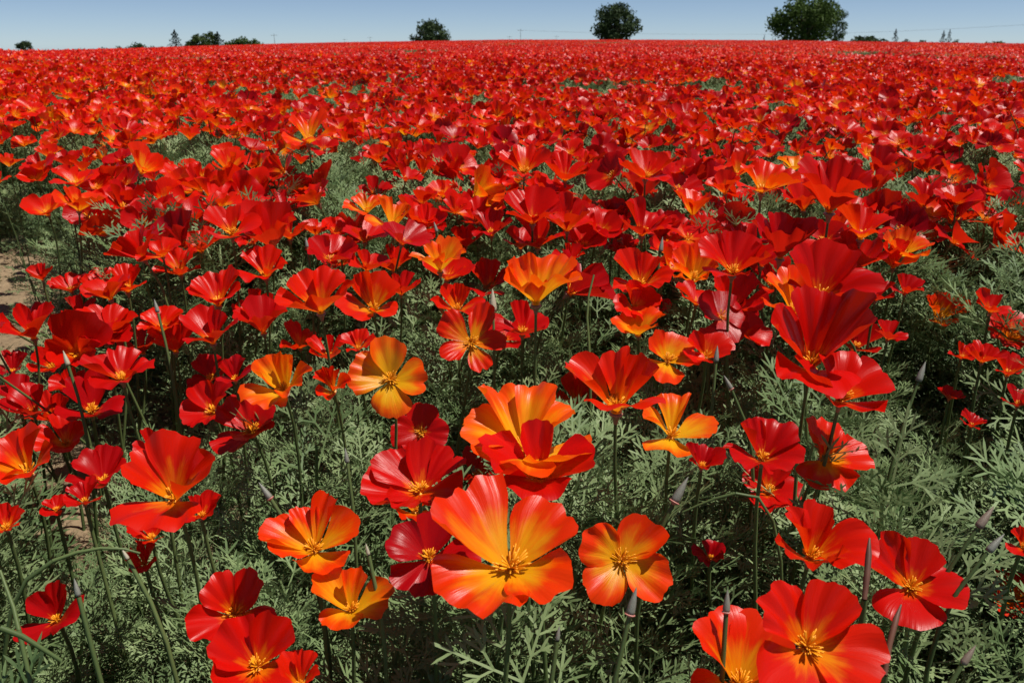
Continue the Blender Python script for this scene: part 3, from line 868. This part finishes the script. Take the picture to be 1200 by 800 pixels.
def tri_leaves(r, n, size, zlo, zhi, half):
    V, F = [], []
    for k in range(n):
        c = Vector((r.uniform(-half, half), r.uniform(-half, half), r.uniform(zlo, zhi)))
        d = Vector((r.uniform(-1, 1), r.uniform(-1, 1), r.uniform(-.1, 1.1))).normalized() * size * r.uniform(.6, 1.3)
        s = d.cross(Vector((r.uniform(-1, 1), r.uniform(-1, 1), r.uniform(-1, 1)))).normalized() * size * 0.16
        b = len(V)
        V += [c - s, c + s, c + d]
        F.append((b, b + 1, b + 2))
    return V, F


for i in range(8):
    r = random.Random(900 + i)
    parts = []
    nf = 125
    for k in range(nf):
        parts.append((*light_flower(r, (r.uniform(-.5, .5), r.uniform(-.5, .5), r.gauss(-0.012, 0.028)), r.uniform(.027, .036), r.uniform(35, 90), r.uniform(-90, 90), r.uniform(45, 75)), 0))
    lv, lf = tri_leaves(r, 420, 0.045, -0.13, -0.005, .5)
    parts.append((lv, lf, None, 1))
    V, F, U, MI = join_geo(parts)
    PAT.objects.link(bpy.data.objects.new(f'patch_source_{i:02d}', new_mesh('patch_source', V, F, [M_PETAL, M_LEAF], uv=U, mi=MI, smooth=False)))
for i in range(3):
    r = random.Random(950 + i)
    lv, lf = tri_leaves(r, 700, 0.05, -0.2, -0.0, .5)
    parts = [(lv, lf, None, 1)]
    for k in range(14):
        parts.append((*light_flower(r, (r.uniform(-.5, .5), r.uniform(-.5, .5), r.gauss(-0.03, 0.02)), r.uniform(.028, .036), r.uniform(35, 90), r.uniform(-90, 90), r.uniform(45, 75)), 0))
    V, F, U, MI = join_geo(parts)
    PAT.objects.link(bpy.data.objects.new(f'patch_source_{i + 8:02d}', new_mesh('patch_source', V, F, [M_PETAL, M_LEAF], uv=U, mi=MI, smooth=False)))

# 8.6 m .. crest; tiles half a metre apart scaled down near the camera so that they follow the ground
PXs, PYs = [], []
xa, ya = sample_field(8.6, 30, 1.55, 0.66, 0.6)
xb, yb = sample_field(30, CREST + 3, 1.05, 0.66, 0.6)
fx = np.concatenate([xa, xb]); fy = np.concatenate([ya, yb])
fz = canopy(fx, fy)
fpx, fpy, _ = project(fx, fy, fz)
sp = np.maximum(smooth((vnoise(fx * .55, fy * .22, 31) - 0.42) / 0.2), gap_mask(fpx, fpy))
var = np.where(rng.uniform(0, 1, fx.shape) < sp * 0.9, rng.integers(8, 11, fx.shape), rng.integers(0, 8, fx.shape))
fwarm = np.clip(0.32 + rng.normal(0, .10, fx.shape) + 0.10 * vnoise(fx * .2, fy * .1, 41), 0.02, .9)
rots = np.zeros((len(fx), 3)); rots[:, 2] = rng.uniform(-.6, .6, fx.shape)
scatter('far_poppies', np.stack([fx, fy, fz], -1), rots, rng.uniform(.95, 1.15, fx.shape), var, fwarm, PAT, 'red sheet of far poppies reaching the crest of the field', 'poppies')

# ------------------------------------------------------------------ foliage: finely cut grey-green leaves
def ribbon(V, F, p0, p1, w0, w1, nrm, tip=True):
    t = (p1 - p0)
    s = t.cross(nrm)
    if s.length < 1e-9: return
    s.normalize()
    b = len(V)
    V += [p0 - s * w0, p0 + s * w0]
    if tip:
        m = p0 + t * 0.68
        V += [m - s * w1, m + s * w1, p1]
        F += [(b, b + 1, b + 3, b + 2), (b + 2, b + 3, b + 4)]
    else:
        V += [p1 - s * w1, p1 + s * w1]
        F.append((b, b + 1, b + 3, b + 2))


def frond(r, V, F, base, d, nrm, L, wd):
    """a petiole and three divisions, each cut into forked linear lobes"""
    side = d.cross(nrm).normalized()
    pet = base + d * L * 0.34 + nrm * L * 0.03
    ribbon(V, F, base, pet, wd * .75, wd * .7, nrm, False)
    for k, (ang, ln) in enumerate(((0, .66), (-.85, .52), (.85, .52))):
        a = ang + r.uniform(-.18, .18)
        dd = (d * math.cos(a) + side * math.sin(a) + nrm * r.uniform(-.15, .25)).normalized()
        ss = dd.cross(nrm).normalized()
        p = pet.copy(); l = L * ln * r.uniform(.85, 1.1)
        nn = (nrm + ss * r.uniform(-.5, .5) + dd * r.uniform(-.3, .3)).normalized()
        for j, f in enumerate((.34, .62, .82)):
            q = pet + dd * l * f + nn * (l * 0.06 * f * f)
            ribbon(V, F, p, q, wd * .8, wd * .7, nn, False)
            for sg in (-1, 1):
                b1 = sg * r.uniform(.55, .85)
                d2 = (dd * math.cos(b1) + ss * math.sin(b1) + nn * r.uniform(-.1, .3)).normalized()
                s2 = d2.cross(nn).normalized()
                l2 = l * (.40, .32, .22)[j] * r.uniform(.8, 1.2)
                m = q + d2 * l2 * .45
                if j < 2:
                    ribbon(V, F, q, m, wd * .7, wd * .75, nn, False)
                    for c in (-.5, .12, .62) if j == 0 else (-.4, .4):
                        d3 = (d2 * math.cos(c) + s2 * math.sin(c) + nn * r.uniform(-.15, .3)).normalized()
                        s3 = d3.cross(nn).normalized(); l3 = l2 * r.uniform(.5, .75)
                        ribbon(V, F, m, m + d3 * l3, wd * .7, wd * .85, nn)
                        if r.random() < .6:
                            e = r.choice((-1, 1)) * r.uniform(.5, .8); k3 = m + d3 * l3 * .42
                            ribbon(V, F, k3, k3 + (d3 * math.cos(e) + s3 * math.sin(e)) * l3 * .5, wd * .6, wd * .75, nn)
                else:
                    ribbon(V, F, q, q + d2 * l2 * 1.1, wd * .75, wd * .95, nn)
            p = q
        ribbon(V, F, p, pet + dd * l * 1.12 + nn * l * .05, wd * .75, wd * .95, nn)


def tuft(seed, nfr, fl, wd):
    """a leafy shoot one unit tall"""
    r = random.Random(seed)
    V, F = [], []
    lean = Vector((r.uniform(-.16, .16), r.uniform(-.16, .16), 0))
    stem = [Vector((0, 0, 0)), lean * .4 + Vector((0, 0, .4)), lean + Vector((0, 0, .82))]
    sv, sf = tube(stem, [.009, .008, .005], 4)
    V += sv; F += sf
    for k in range(nfr):
        q = (k + .5) / nfr
        z = 0.10 + .72 * q ** .8
        pos = lean * (z / .82) ** 1.4 + Vector((0, 0, z))
        a = k * 2.4 + r.uniform(-.4, .4)
        up = .2 + .6 * q + r.uniform(-.25, .25)
        out = Vector((math.cos(a), math.sin(a), 0))
        d = (out * 1.0 + Vector((0, 0, up))).normalized()
        nrm = (Vector((0, 0, 1)) * 1.3 - out * up + Vector((r.uniform(-.4, .4), r.uniform(-.4, .4), 0))).normalized()
        nrm = (nrm - d * nrm.dot(d)).normalized()
        frond(r, V, F, pos, d, nrm, fl * r.uniform(.75, 1.15) * (1.1 - .35 * q), wd)
    return V, F


for i in range(9):
    V, F = tuft(500 + i, 14, .37, .0038)
    FOL.objects.link(bpy.data.objects.new(f'leaf_source_{i:02d}', new_mesh('leaf_source', V, F, [M_LEAF], smooth=False)))
for i in range(3):
    V, F = tuft(540 + i, 10, .36, .0050)
    FOL.objects.link(bpy.data.objects.new(f'leaf_source_{i + 9:02d}', new_mesh('leaf_source', V, F, [M_LEAF], smooth=False)))


def tufts(d0, d1, dens, v0, v1, hmul, half):
    x, y = sample_field(d0, d1, dens, half)
    b = bare(x, y)
    k = rng.uniform(0, 1, x.shape) > b * 0.62
    x, y, b = x[k], y[k], b[k]
    g = ground(x, y)
    hh = (PLANT - .01 + 0.055 * vnoise(x * 5.5, y * 5.5, 12) + rng.normal(0, .022, x.shape)) * hmul
    hh = np.minimum(hh, PLANT + .02)
    hh -= .05 * smooth((.62 - y) / .25) * smooth((x - .18) / .1)
    hh = np.where(b > 0.3, hh * rng.uniform(.14, .34, x.shape), hh)
    hh -= 0.03 * smooth((y - 1.2) / .6)
    if d1 < 5:                      # leaves stay below the blooms they carry
        for hx, hy, hz in HEADS:
            vx, vy = hx / math.hypot(hx, hy), hy / math.hypot(hx, hy)
            for off, rad_, dn in ((0.0, .05, .026), (.05, .05, .05), (.10, .055, .078)):
                q = (x - hx + vx * off) ** 2 + (y - hy + vy * off) ** 2 < rad_ ** 2
                hh = np.where(q, np.minimum(hh, np.maximum(hz - g - dn, .08)), hh)
    hh *= 1 - 0.40 * smooth((-0.40 - x / np.maximum(y, .2)) / .12) * smooth((y - .6) / .4) * (y < 2.5)
    rot = np.stack([rng.normal(0, .12, x.shape), rng.normal(0, .12, x.shape), rng.uniform(0, 6.28, x.shape)], -1)
    return np.stack([x, y, g - .003], -1), rot, hh, rng.integers(v0, v1, x.shape)


A1 = tufts(0.02, 1.6, 480, 0, 9, 1.0, .95)
A2 = tufts(1.6, 4.0, 520, 0, 12, 1.0, .66)
A3 = tufts(4.0, 9.0, 170, 9, 12, 1.1, .62)
scatter('foliage', *[np.concatenate(q) for q in zip(A1, A2, A3)][:2], np.concatenate([A1[2], A2[2], A3[2]]), np.concatenate([A1[3], A2[3], A3[3]]), None, FOL,
        'finely cut grey-green leaves covering the ground between the poppies', 'foliage')

exec_details = True

# ------------------------------------------------------------------ buds, pods and bare stems between the blooms
CAP = {}
for nm, mt in (('grey', M_BUD), ('brown', M_BUDB), ('pale', M_BUDP)):
    CAP[nm] = new_mesh('cap', *lathe([(0.08, 0.0), (0.15, 0.03), (0.165, 0.15), (0.145, 0.38), (0.105, 0.62), (0.06, 0.82), (0.024, 0.96), (0.006, 1.02)], 10), [mt])
RIM = new_mesh('ring', *lathe([(0.06, -0.10), (0.12, -0.04), (0.195, 0.0), (0.20, 0.025), (0.16, 0.04)], 12), [M_RING])


def make_bud(px, py, tx, ty, length, kind, ring, label, bx=None, by=None, t=None, low=0.0, group='buds among the leaves', z_tip=0.0):
    """px, py: foot of the cap, tx, ty: its tip in the picture; bx, by: where its stem meets the leaves"""
    if t is None:
        _, t = on_canopy(px, py, -low)
    p = Vector((0, 0, ZC)) + ray(px, py) * t
    q = Vector((0, 0, ZC)) + ray(tx, ty) * (t + z_tip)
    d = (q - p).normalized()
    if bx is None:
        foot = Vector((p.x - d.x * .03 + random.uniform(-.015, .015), p.y + random.uniform(-.01, .02), 0))
        foot.z = float(ground(foot.x, foot.y))
    else:
        r = ray(bx, by); tt = t * 1.0
        foot = Vector((0, 0, ZC)) + r * tt
        lowest = float(ground(foot.x, foot.y))
        foot.z = lowest
    root = link('poppy_bud', None); root.location = foot; root.empty_display_size = .02
    tag(root, label, 'bud', group)
    hl = p - foot
    L = (q - p).length * .86
    rot = d.to_track_quat('Z', 'Y').to_matrix().to_4x4()
    mh = Matrix.Translation(hl) @ rot @ Matrix.Scale(L, 4)
    c = link('cap', CAP[kind], root); c.matrix_basis = mh
    if ring:
        link('ring', RIM, c)
    pts = bezier(Vector((0, 0, 0)), Vector((0, 0, hl.length * .5)), hl - d * hl.length * .3, hl - d * L * .05, 10)
    link('stem', new_mesh('stem', *tube(pts, [.0021 - .0007 * i / 9 for i in range(10)], 6), [M_STEM]), root)
    return root


make_bud(738, 720, 747, 683, 0, 'grey', True, 'large grey-purple bud with pink ring under the flat orange poppy', t=.50)
make_bud(653, 750, 656, 730, 0, 'grey', False, 'small dark bud with red tip in leaves under the biggest poppy', t=.52)
make_bud(851, 717, 853, 686, 0, 'grey', True, 'slim grey bud with pink foot left of the widest scarlet poppy', t=.53)
make_bud(790, 588, 809, 554, 0, 'grey', True, 'tilted grey bud below the orange winged poppy', t=.64)
make_bud(839, 424, 841, 402, 0, 'grey', False, 'slim upright grey bud right of the orange poppy behind the side-on cup')
make_bud(857, 456, 847, 437, 0, 'grey', True, 'short pale grey bud left of the tall scarlet bowl')
make_bud(1076, 447, 1086, 420, 0, 'grey', False, 'grey bud at the top of a long curved stem', t=.80, bx=1030, by=600)
make_bud(1146, 618, 1168, 589, 0, 'brown', False, 'brownish tilted bud in leaves right of the yellow-centred red poppy', t=.60)
make_bud(1158, 646, 1180, 622, 0, 'grey', False, 'grey tilted bud just below the brownish one', t=.58)
make_bud(1128, 778, 1146, 752, 0, 'brown', False, 'brown bud in the lower right corner leaves', t=.48)
make_bud(317, 584, 301, 562, 0, 'grey', True, 'pale grey bud leaning left above the orange-red poppy with skirt', t=.62)
make_bud(407, 542, 404, 522, 0, 'grey', False, 'small grey bud in the leaf clump left of dark red disc', t=.72)
make_bud(92, 698, 86, 674, 0, 'grey', False, 'blunt grey bud behind the lone dark crimson poppy', t=.53)
make_bud(578, 365, 577, 334, 0, 'pale', False, 'pale beige upright bud left of the orange cup with red front')
make_bud(512, 272, 508, 258, 0, 'grey', False, 'small grey bud right of the golden orange poppy')
make_bud(360, 290, 358, 276, 0, 'grey', False, 'tiny grey bud right of the red poppy on bare leaves')
make_bud(80, 428, 73, 408, 0, 'pale', False, 'pale green bud beside the folded red poppy over soil')
make_bud(185, 366, 180, 348, 0, 'grey', False, 'small grey bud in the left red cluster')
make_bud(432, 650, 428, 634, 0, 'pale', False, 'pale green bud right of the orange-red poppy with skirt', t=.58)
make_bud(150, 655, 141, 640, 0, 'pale', False, 'pale bud beside the small red poppies under red-orange bowl', t=.58)
make_bud(774, 295, 777, 275, 0, 'grey', False, 'narrow grey bud among crimson poppies in mid field')
make_bud(600, 170, 601, 158, 0, 'grey', False, 'tiny grey bud far off in centre mid field')


def make_pod(pxs, radius, t, label, m=None, name='seed_pod', cat='seed pod', tip=True):
    """a long pod or a bare stem through picture points, standing on the ground"""
    pts = [Vector((0, 0, ZC)) + ray(a, b) * (t + i * .004) for i, (a, b) in enumerate(pxs)]
    foot = pts[0].copy()
    foot.z = float(ground(foot.x, foot.y))
    root = link(name, None); root.location = foot; root.empty_display_size = .02
    tag(root, label, cat, None)
    loc = [p - foot for p in pts]
    V, F = tube(loc, [radius * (1 - .12 * i) if not tip else radius * (.8, 1.0, 1.0, .8, .3)[min(4, int(i * 4 / (len(loc) - 1)))] for i in range(len(loc))], 7)
    link('pod' if tip else 'shoot', new_mesh('pod', V, F, [m or M_POD]), root)
    if not tip:
        back = (loc[0] - loc[1]).normalized()
        low_ = loc[0] + back * .05; low_.z = -.005
        link('stem', new_mesh('stem', *tube(bezier(low_, low_ + Vector((0, 0, loc[0].z * .6)), loc[0] + back * .05, loc[0], 9), [radius] * 9, 6), [M_STEM]), root)
    elif loc[0].length > .01:
        link('stem', new_mesh('stem', *tube([Vector((0, 0, 0)), loc[0] * .5 + Vector((.004, 0, 0)), loc[0] * 1.0], [.002, .002, .0018], 6), [M_STEM]), root)


make_pod([(1013, 702), (1016, 675), (1018, 650), (1019, 630)], .0019, .52, 'dark reddish upright seed pod between glossy red and yellow-centred poppies')
make_pod([(1037, 790), (1042, 755), (1050, 725), (1056, 708)], .0017, .49, 'dark brown upright seed pod under the yellow-centred red poppy')
make_pod([(62, 657), (90, 647), (118, 642), (146, 643), (164, 648)], .0014, .56, 'pale green arching stem lying across leaves, lower left', M_STEM, 'bent_stem', 'stem', False)
make_pod([(0, 735), (26, 745), (50, 760), (72, 774)], .0018, .50, 'thick pale green stem slanting into the lower left corner', M_STEM, 'bent_stem', 'stem', False)
make_pod([(22, 738), (16, 712), (8, 690), (0, 668)], .0014, .52, 'grey-green upright stem at the left edge beside lone crimson poppy', M_STEM, 'bent_stem', 'stem', False)
make_pod([(862, 578), (838, 584), (818, 592), (800, 600)], .0012, .62, 'pale green slanting stem right of the tilted grey bud', M_STEM, 'bent_stem', 'stem', False)
make_pod([(690, 400), (688, 372), (690, 346), (696, 322)], .0016, .98, 'bare green stem hooked at its top, left of golden-tuft poppy', M_STEM, 'bent_stem', 'stem', False)

# ------------------------------------------------------------------ trees along the horizon
M_BARK = plain('bark', (0.045, 0.034, 0.025), (0.09, 0.07, 0.05), 3, 0.9, 0.6)
M_OAK = leafy('oak_leaves', (0.036, 0.064, 0.016), (0.090, 0.140, 0.036), 0.6, 0.2, 0.5, False)
M_DARK = leafy('dark_leaves', (0.026, 0.044, 0.022), (0.066, 0.096, 0.040), 0.6, 0.15, 0.5, False)
M_LIGHT = leafy('light_leaves', (0.035, 0.055, 0.016), (0.075, 0.105, 0.03), 0.6, 0.2, 0.5, False)
M_CONIF = leafy('conifer_leaves', (0.012, 0.022, 0.014), (0.028, 0.044, 0.026), 0.6, 0.1, 0.5, False)


def horizon_point(px, d):
    x = (px - 600) / FPX * d * math.cos(PITCH) / 1.0
    # near the horizon the depth along the axis is y*cos(pitch)
    return x, d


def make_tree(px, d, width_px, top_px, m, label, name='tree', shape='oak', seed=0, nl=4200, gaps=0.0):
    """px: middle in the picture; d: metres away; top_px: row of its top"""
    r = random.Random(seed)
    zc = d * math.cos(PITCH)
    x = (px - 600) / FPX * zc
    # depth grows a little with height below the axis: fine at this range
    if d > 275: width_px, top_px = width_px * 1.25, top_px - 1.5
    W = width_px / FPX * zc
    zt = ZC + (52 - top_px) / FPX * zc / math.cos(PITCH) * 1.0
    g = float(ground(x, d))
    Hh = zt - g
    root = link(name, None); root.location = (x, d, g - .1)
    tag(root, label, 'tree' if name != 'shrub' else 'shrub', 'trees on the horizon')
    lf_ = math.sqrt(7600 / nl)
    V, F = [], []
    if shape == 'conifer':
        tv, tf = tube([Vector((0, 0, 0)), Vector((0.02 * W, 0, Hh * .5)), Vector((0, 0, Hh * .97))], [W * .06, W * .04, W * .008], 6)
        for k in range(9):
            a = k * 2.4; z = Hh * (.2 + .08 * k)
            bv, bf = tube([Vector((0, 0, z)), Vector((math.cos(a), math.sin(a), .1)) * W * .3 * (1 - z / Hh) + Vector((0, 0, z))], [W * .012, W * .004], 4)
            b = len(tv); tv += bv; tf += [tuple(q + b for q in f) for f in bf]
        for k in range(nl):
            z = r.random() ** 1.4
            if z < .06: continue
            rad = W * 1.3 * (1 - z) ** .85 * (.72 + .28 * math.sin(z * 38 + r.uniform(-.5, .5))) * math.sqrt(r.uniform(.15, 1))
            a = r.uniform(0, 6.283)
            c = Vector((rad * math.cos(a), rad * math.sin(a), z * Hh))
            add_leaf(r, V, F, c, W * .07 * max(1, math.sqrt(2200 / nl)))
    else:
        zlo = .16 if shape == 'oak' else .05
        tv, tf = tube([Vector((0, 0, 0)), Vector((W * .01, 0, Hh * .2)), Vector((-W * .01, 0, Hh * .4)), Vector((0, 0, Hh * .7))], [W * .055, W * .04, W * .03, W * .01], 7)
        for k in range(8):
            a = k * 2.4; z = Hh * (.22 + .04 * k)
            bv, bf = tube([Vector((0, 0, z)), Vector((math.cos(a) * W * .18, math.sin(a) * W * .18, z + Hh * .1)), Vector((math.cos(a) * W * .36, math.sin(a) * W * .36, z + Hh * .24))], [W * .02, W * .013, W * .005], 5)
            b = len(tv); tv += bv; tf += [tuple(q + b for q in f) for f in bf]
        lobes = []
        nlobe = 34
        for k in range(nlobe):
            a = r.uniform(0, 6.283); t = r.uniform(-1, 1)
            ct = math.sqrt(1 - t * t) if t > -0.2 else math.sqrt(max(0, 1 - t * t)) * .95
            sh = r.uniform(.62, .86)
            c = Vector((math.cos(a) * ct * W * .5 * sh, math.sin(a) * ct * W * .5 * sh, Hh * (zlo + (1 - zlo) * (.5 + .5 * t * sh))))
            lobes.append((c, W * r.uniform(.12, .19)))
        per = nl // nlobe
        for c, rad in lobes:
            for k in range(per):
                v = Vector((r.gauss(0, 1), r.gauss(0, 1), r.gauss(0, 1))).normalized() * rad * r.uniform(.45, 1.08)
                v.z *= .8
                p = c + v
                if p.z < Hh * zlo * .8 or p.z > Hh * 1.02: continue
                add_leaf(r, V, F, p, W * .036 * lf_)
        for k in range(nl // 5):       # the shaded inside of the crown
            a = r.uniform(0, 6.283); q = r.random() ** .5 * .33
            add_leaf(r, V, F, Vector((math.cos(a) * W * q, math.sin(a) * W * q, Hh * r.uniform(zlo + .1, .85))), W * .05 * lf_)
    link('trunk', new_mesh('trunk', tv, tf, [M_BARK]), root)
    link('crown', new_mesh('crown', V, F, [m], smooth=False), root)


def add_leaf(r, V, F, c, s):
    n = Vector((r.gauss(0, 1), r.gauss(0, 1), r.gauss(0, 1) + .5)).normalized()
    a = n.orthogonal().normalized(); b_ = n.cross(a)
    th = r.uniform(0, 6.283)
    a, b_ = a * math.cos(th) + b_ * math.sin(th), b_ * math.cos(th) - a * math.sin(th)
    s *= r.uniform(.6, 1.4)
    b = len(V)
    V += [c - a * s * .5, c + b_ * s * .32, c + a * s * .6, c - b_ * s * .32]
    F.append((b, b + 1, b + 2, b + 3))


make_tree(940, 190, 82, 1, M_OAK, 'largest round dense green tree at the right of the horizon', 'oak_tree', 'oak', 1, 7600)
make_tree(978, 196, 24, 7, M_OAK, 'narrow tree with uneven top against the right of the largest tree', 'tree', 'oak', 2, 2200)
make_tree(720, 215, 61, 9, M_DARK, 'broad dark oak in the middle of the horizon', 'oak_tree', 'oak', 3, 5200)
make_tree(504, 280, 38, 28, M_DARK, 'small rounded oak with pale trunk on the horizon', 'oak_tree', 'oak', 4, 3400)
make_tree(28, 300, 17, 48, M_DARK, 'dark round tree alone at the far left of the horizon', 'tree', 'oak', 5, 1500)
make_tree(206, 330, 13, 38, M_CONIF, 'dark pointed conifer on the left horizon', 'conifer', 'conifer', 6, 1400)
make_tree(234, 320, 24, 43, M_LIGHT, 'light green tree right of the dark pointed conifer', 'tree', 'oak', 7, 1500)
make_tree(246, 325, 18, 37, M_LIGHT, 'tallest light green tree of the left horizon clump', 'tree', 'oak', 8, 1500)
make_tree(256, 322, 13, 40, M_CONIF, 'dark narrow tree at the right of the left horizon clump', 'conifer', 'conifer', 9, 1200)
make_tree(283, 330, 22, 45, M_OAK, 'low green tree right of the left horizon clump', 'tree', 'oak', 10, 1400)
make_tree(297, 332, 16, 47, M_OAK, 'last low green tree of the left horizon row', 'tree', 'oak', 11, 1000)
make_tree(160, 340, 18, 51, M_DARK, 'low dark tree left of the pointed conifer on the horizon', 'tree', 'oak', 12, 1100)
make_tree(188, 345, 12, 53, M_DARK, 'small dark shrub next to the pointed conifer', 'shrub', 'bush', 13, 800)
make_tree(50, 340, 9, 57, M_LIGHT, 'small light green shrub right of the lone dark tree', 'shrub', 'bush', 14, 700)
make_tree(92, 345, 14, 57, M_OAK, 'low green shrub on the left horizon', 'shrub', 'bush', 15, 700)
make_tree(122, 345, 12, 55.5, M_DARK, 'small dark shrub between left horizon trees', 'shrub', 'bush', 16, 700)
make_tree(2, 330, 10, 57, M_DARK, 'dark shrub cut by the left edge of the horizon', 'shrub', 'bush', 17, 700)
make_tree(1018, 300, 38, 45, M_DARK, 'low wide dark tree right of the largest tree', 'tree', 'oak', 18, 1700)
make_tree(1048, 310, 8, 37, M_CONIF, 'single small dark spire conifer on the right horizon', 'conifer', 'conifer', 19, 1000)
make_tree(1063, 315, 12, 47, M_DARK, 'tiny dark tree beside the single spire conifer', 'tree', 'oak', 20, 800)
make_tree(1082, 320, 26, 49.5, M_DARK, 'low dark hedge-like shrub between the spire conifers', 'shrub', 'bush', 21, 1100)
make_tree(1104, 310, 8, 39, M_CONIF, 'left one of the paired spire conifers, right horizon', 'conifer', 'conifer', 22, 1000)
make_tree(1111, 312, 7, 37.5, M_CONIF, 'right and taller one of the paired spire conifers', 'conifer', 'conifer', 23, 1000)
make_tree(1122, 318, 12, 47.5, M_DARK, 'small dark tree right of the paired spire conifers', 'tree', 'oak', 24, 800)
make_tree(895, 310, 4, 43, M_CONIF, 'very thin dark conifer left of the largest tree', 'conifer', 'conifer', 25, 500)
make_tree(783, 330, 9, 46.5, M_DARK, 'tiny shrub on the horizon right of the broad dark oak', 'shrub', 'bush', 26, 500)
for k_, (a_, b_, c_) in enumerate(((72, 13, 58.0), (108, 11, 57.0), (138, 14, 55.5), (176, 12, 54.0), (222, 14, 48.0), (268, 14, 49.0), (306, 12, 51.0))):
    make_tree(a_, 345, b_, c_, (M_OAK, M_DARK, M_LIGHT)[k_ % 3], ('low round bush on the left horizon, first from the lone dark tree', 'low bush on the left horizon, second from the lone dark tree',
              'low bush on the left horizon, third from the lone dark tree', 'low bush just left of the dark pointed conifer', 'low bush just right of the dark pointed conifer',
              'low bush right beside the left horizon clump', 'last low bush before the thin left pole')[k_], 'shrub', 'bush', 60 + k_, 800)
make_tree(1165, 330, 34, 51, M_LIGHT, 'low yellow-green shrub on the far right horizon', 'shrub', 'bush', 27, 900)

# ------------------------------------------------------------------ utility poles and the power line
M_POLE = plain('pole_wood', (0.10, 0.085, 0.07), (0.16, 0.14, 0.12), 2, 0.8)
M_WIRE = plain('wire', (0.10, 0.10, 0.11), (0.13, 0.13, 0.14), 2, 0.5)


def make_pole(px, d, top, label):
    zc = d * math.cos(PITCH)
    x = (px - 600) / FPX * zc
    g = float(ground(x, d)); zt = ZC + (52 - top) / FPX * zc / math.cos(PITCH)
    root = link('utility_pole', None); root.location = (x, d, g - .3)
    tag(root, label, 'pole', 'utility poles on the horizon')
    h = zt - g + .3
    link('post', new_mesh('post', *tube([Vector((0, 0, 0)), Vector((0, 0, h * .5)), Vector((0, 0, h))], [.08, .07, .05], 7), [M_POLE]), root)
    link('crossarm', new_mesh('crossarm', *tube([Vector((-1.1, -.14, h - .5)), Vector((0, -.14, h - .5)), Vector((1.1, -.14, h - .5))], [.045, .045, .045], 5), [M_POLE]), root)
    return Vector((x, d - .14, g - .3 + h - .42))


P = [make_pole(322, 300, 41, 'thin utility pole on the horizon right of left tree clump'), make_pole(404, 420, 46, 'faint short utility pole left of the small rounded oak'),
     make_pole(434, 410, 44, 'faint utility pole close to the left of the small rounded oak'), make_pole(610, 300, 36, 'tallest thin utility pole in the middle of the horizon'),
     make_pole(597, 430, 43, 'faint short pole just left of the tallest middle pole'), make_pole(652, 430, 43, 'faint short pole left of the broad dark oak'),
     make_pole(905, 300, 40, 'utility pole just left of the largest tree'), make_pole(1290, 210, 24, 'utility pole beyond the right edge carrying the power line')]


def make_wire(a, b, sag, label):
    n = 24
    o = (a + b) / 2
    pts = [a + (b - a) * (i / (n - 1)) - Vector((0, 0, 1)) * sag * 4 * (i / (n - 1)) * (1 - i / (n - 1)) - o for i in range(n)]
    w_ = link('power_line', new_mesh('power_line', *tube(pts, [.010] * n, 4), [M_WIRE]))
    w_.location = o
    tag(w_, label, 'wire', 'power lines')


for k, dx in enumerate((-1.0, 1.0)):
    q = Vector((dx, 0, 0))
    make_wire(P[6] + q, P[7] + q, .7, ('nearer', 'farther')[k] + ' thin power line rising to the right above the horizon')
    make_wire(P[3] + q, P[6] + q, .5, ('nearer', 'farther')[k] + ' thin power line between middle pole and largest tree')


# ------------------------------------------------------------------ clods and litter on the bare track
def build_clods():
    r = random.Random(77)
    V, F = [], []
    n = 0
    while n < 900:
        x, y = r.uniform(-1.7, -.55), r.uniform(1.0, 2.6)
        b = float(bare(x, y))
        if r.random() > b: continue
        n += 1
        s = .003 + .012 * r.random() ** 4
        z = float(ground(x, y))
        pts = [Vector((0, 0, 1)), Vector((0, 0, -1))] + [Vector((math.cos(a), math.sin(a), r.uniform(-.3, .3))) for a in (0, 1.26, 2.51, 3.77, 5.03)]
        o = len(V)
        ph = r.uniform(0, 6)
        for p in pts:
            p = p * s * r.uniform(.6, 1.2)
            V.append((x + p.x * math.cos(ph) - p.y * math.sin(ph), y + p.x * math.sin(ph) + p.y * math.cos(ph), z + p.z * .7 + s * .15))
        for k in range(5):
            F.append((o, o + 2 + k, o + 2 + (k + 1) % 5)); F.append((o + 1, o + 2 + (k + 1) % 5, o + 2 + k))
    o = link('soil_clods', new_mesh('soil_clods', V, F, [M_SOIL], smooth=False))
    tag(o, 'small dry soil clods strewn over the bare track', 'soil', None, 'stuff')


build_clods()
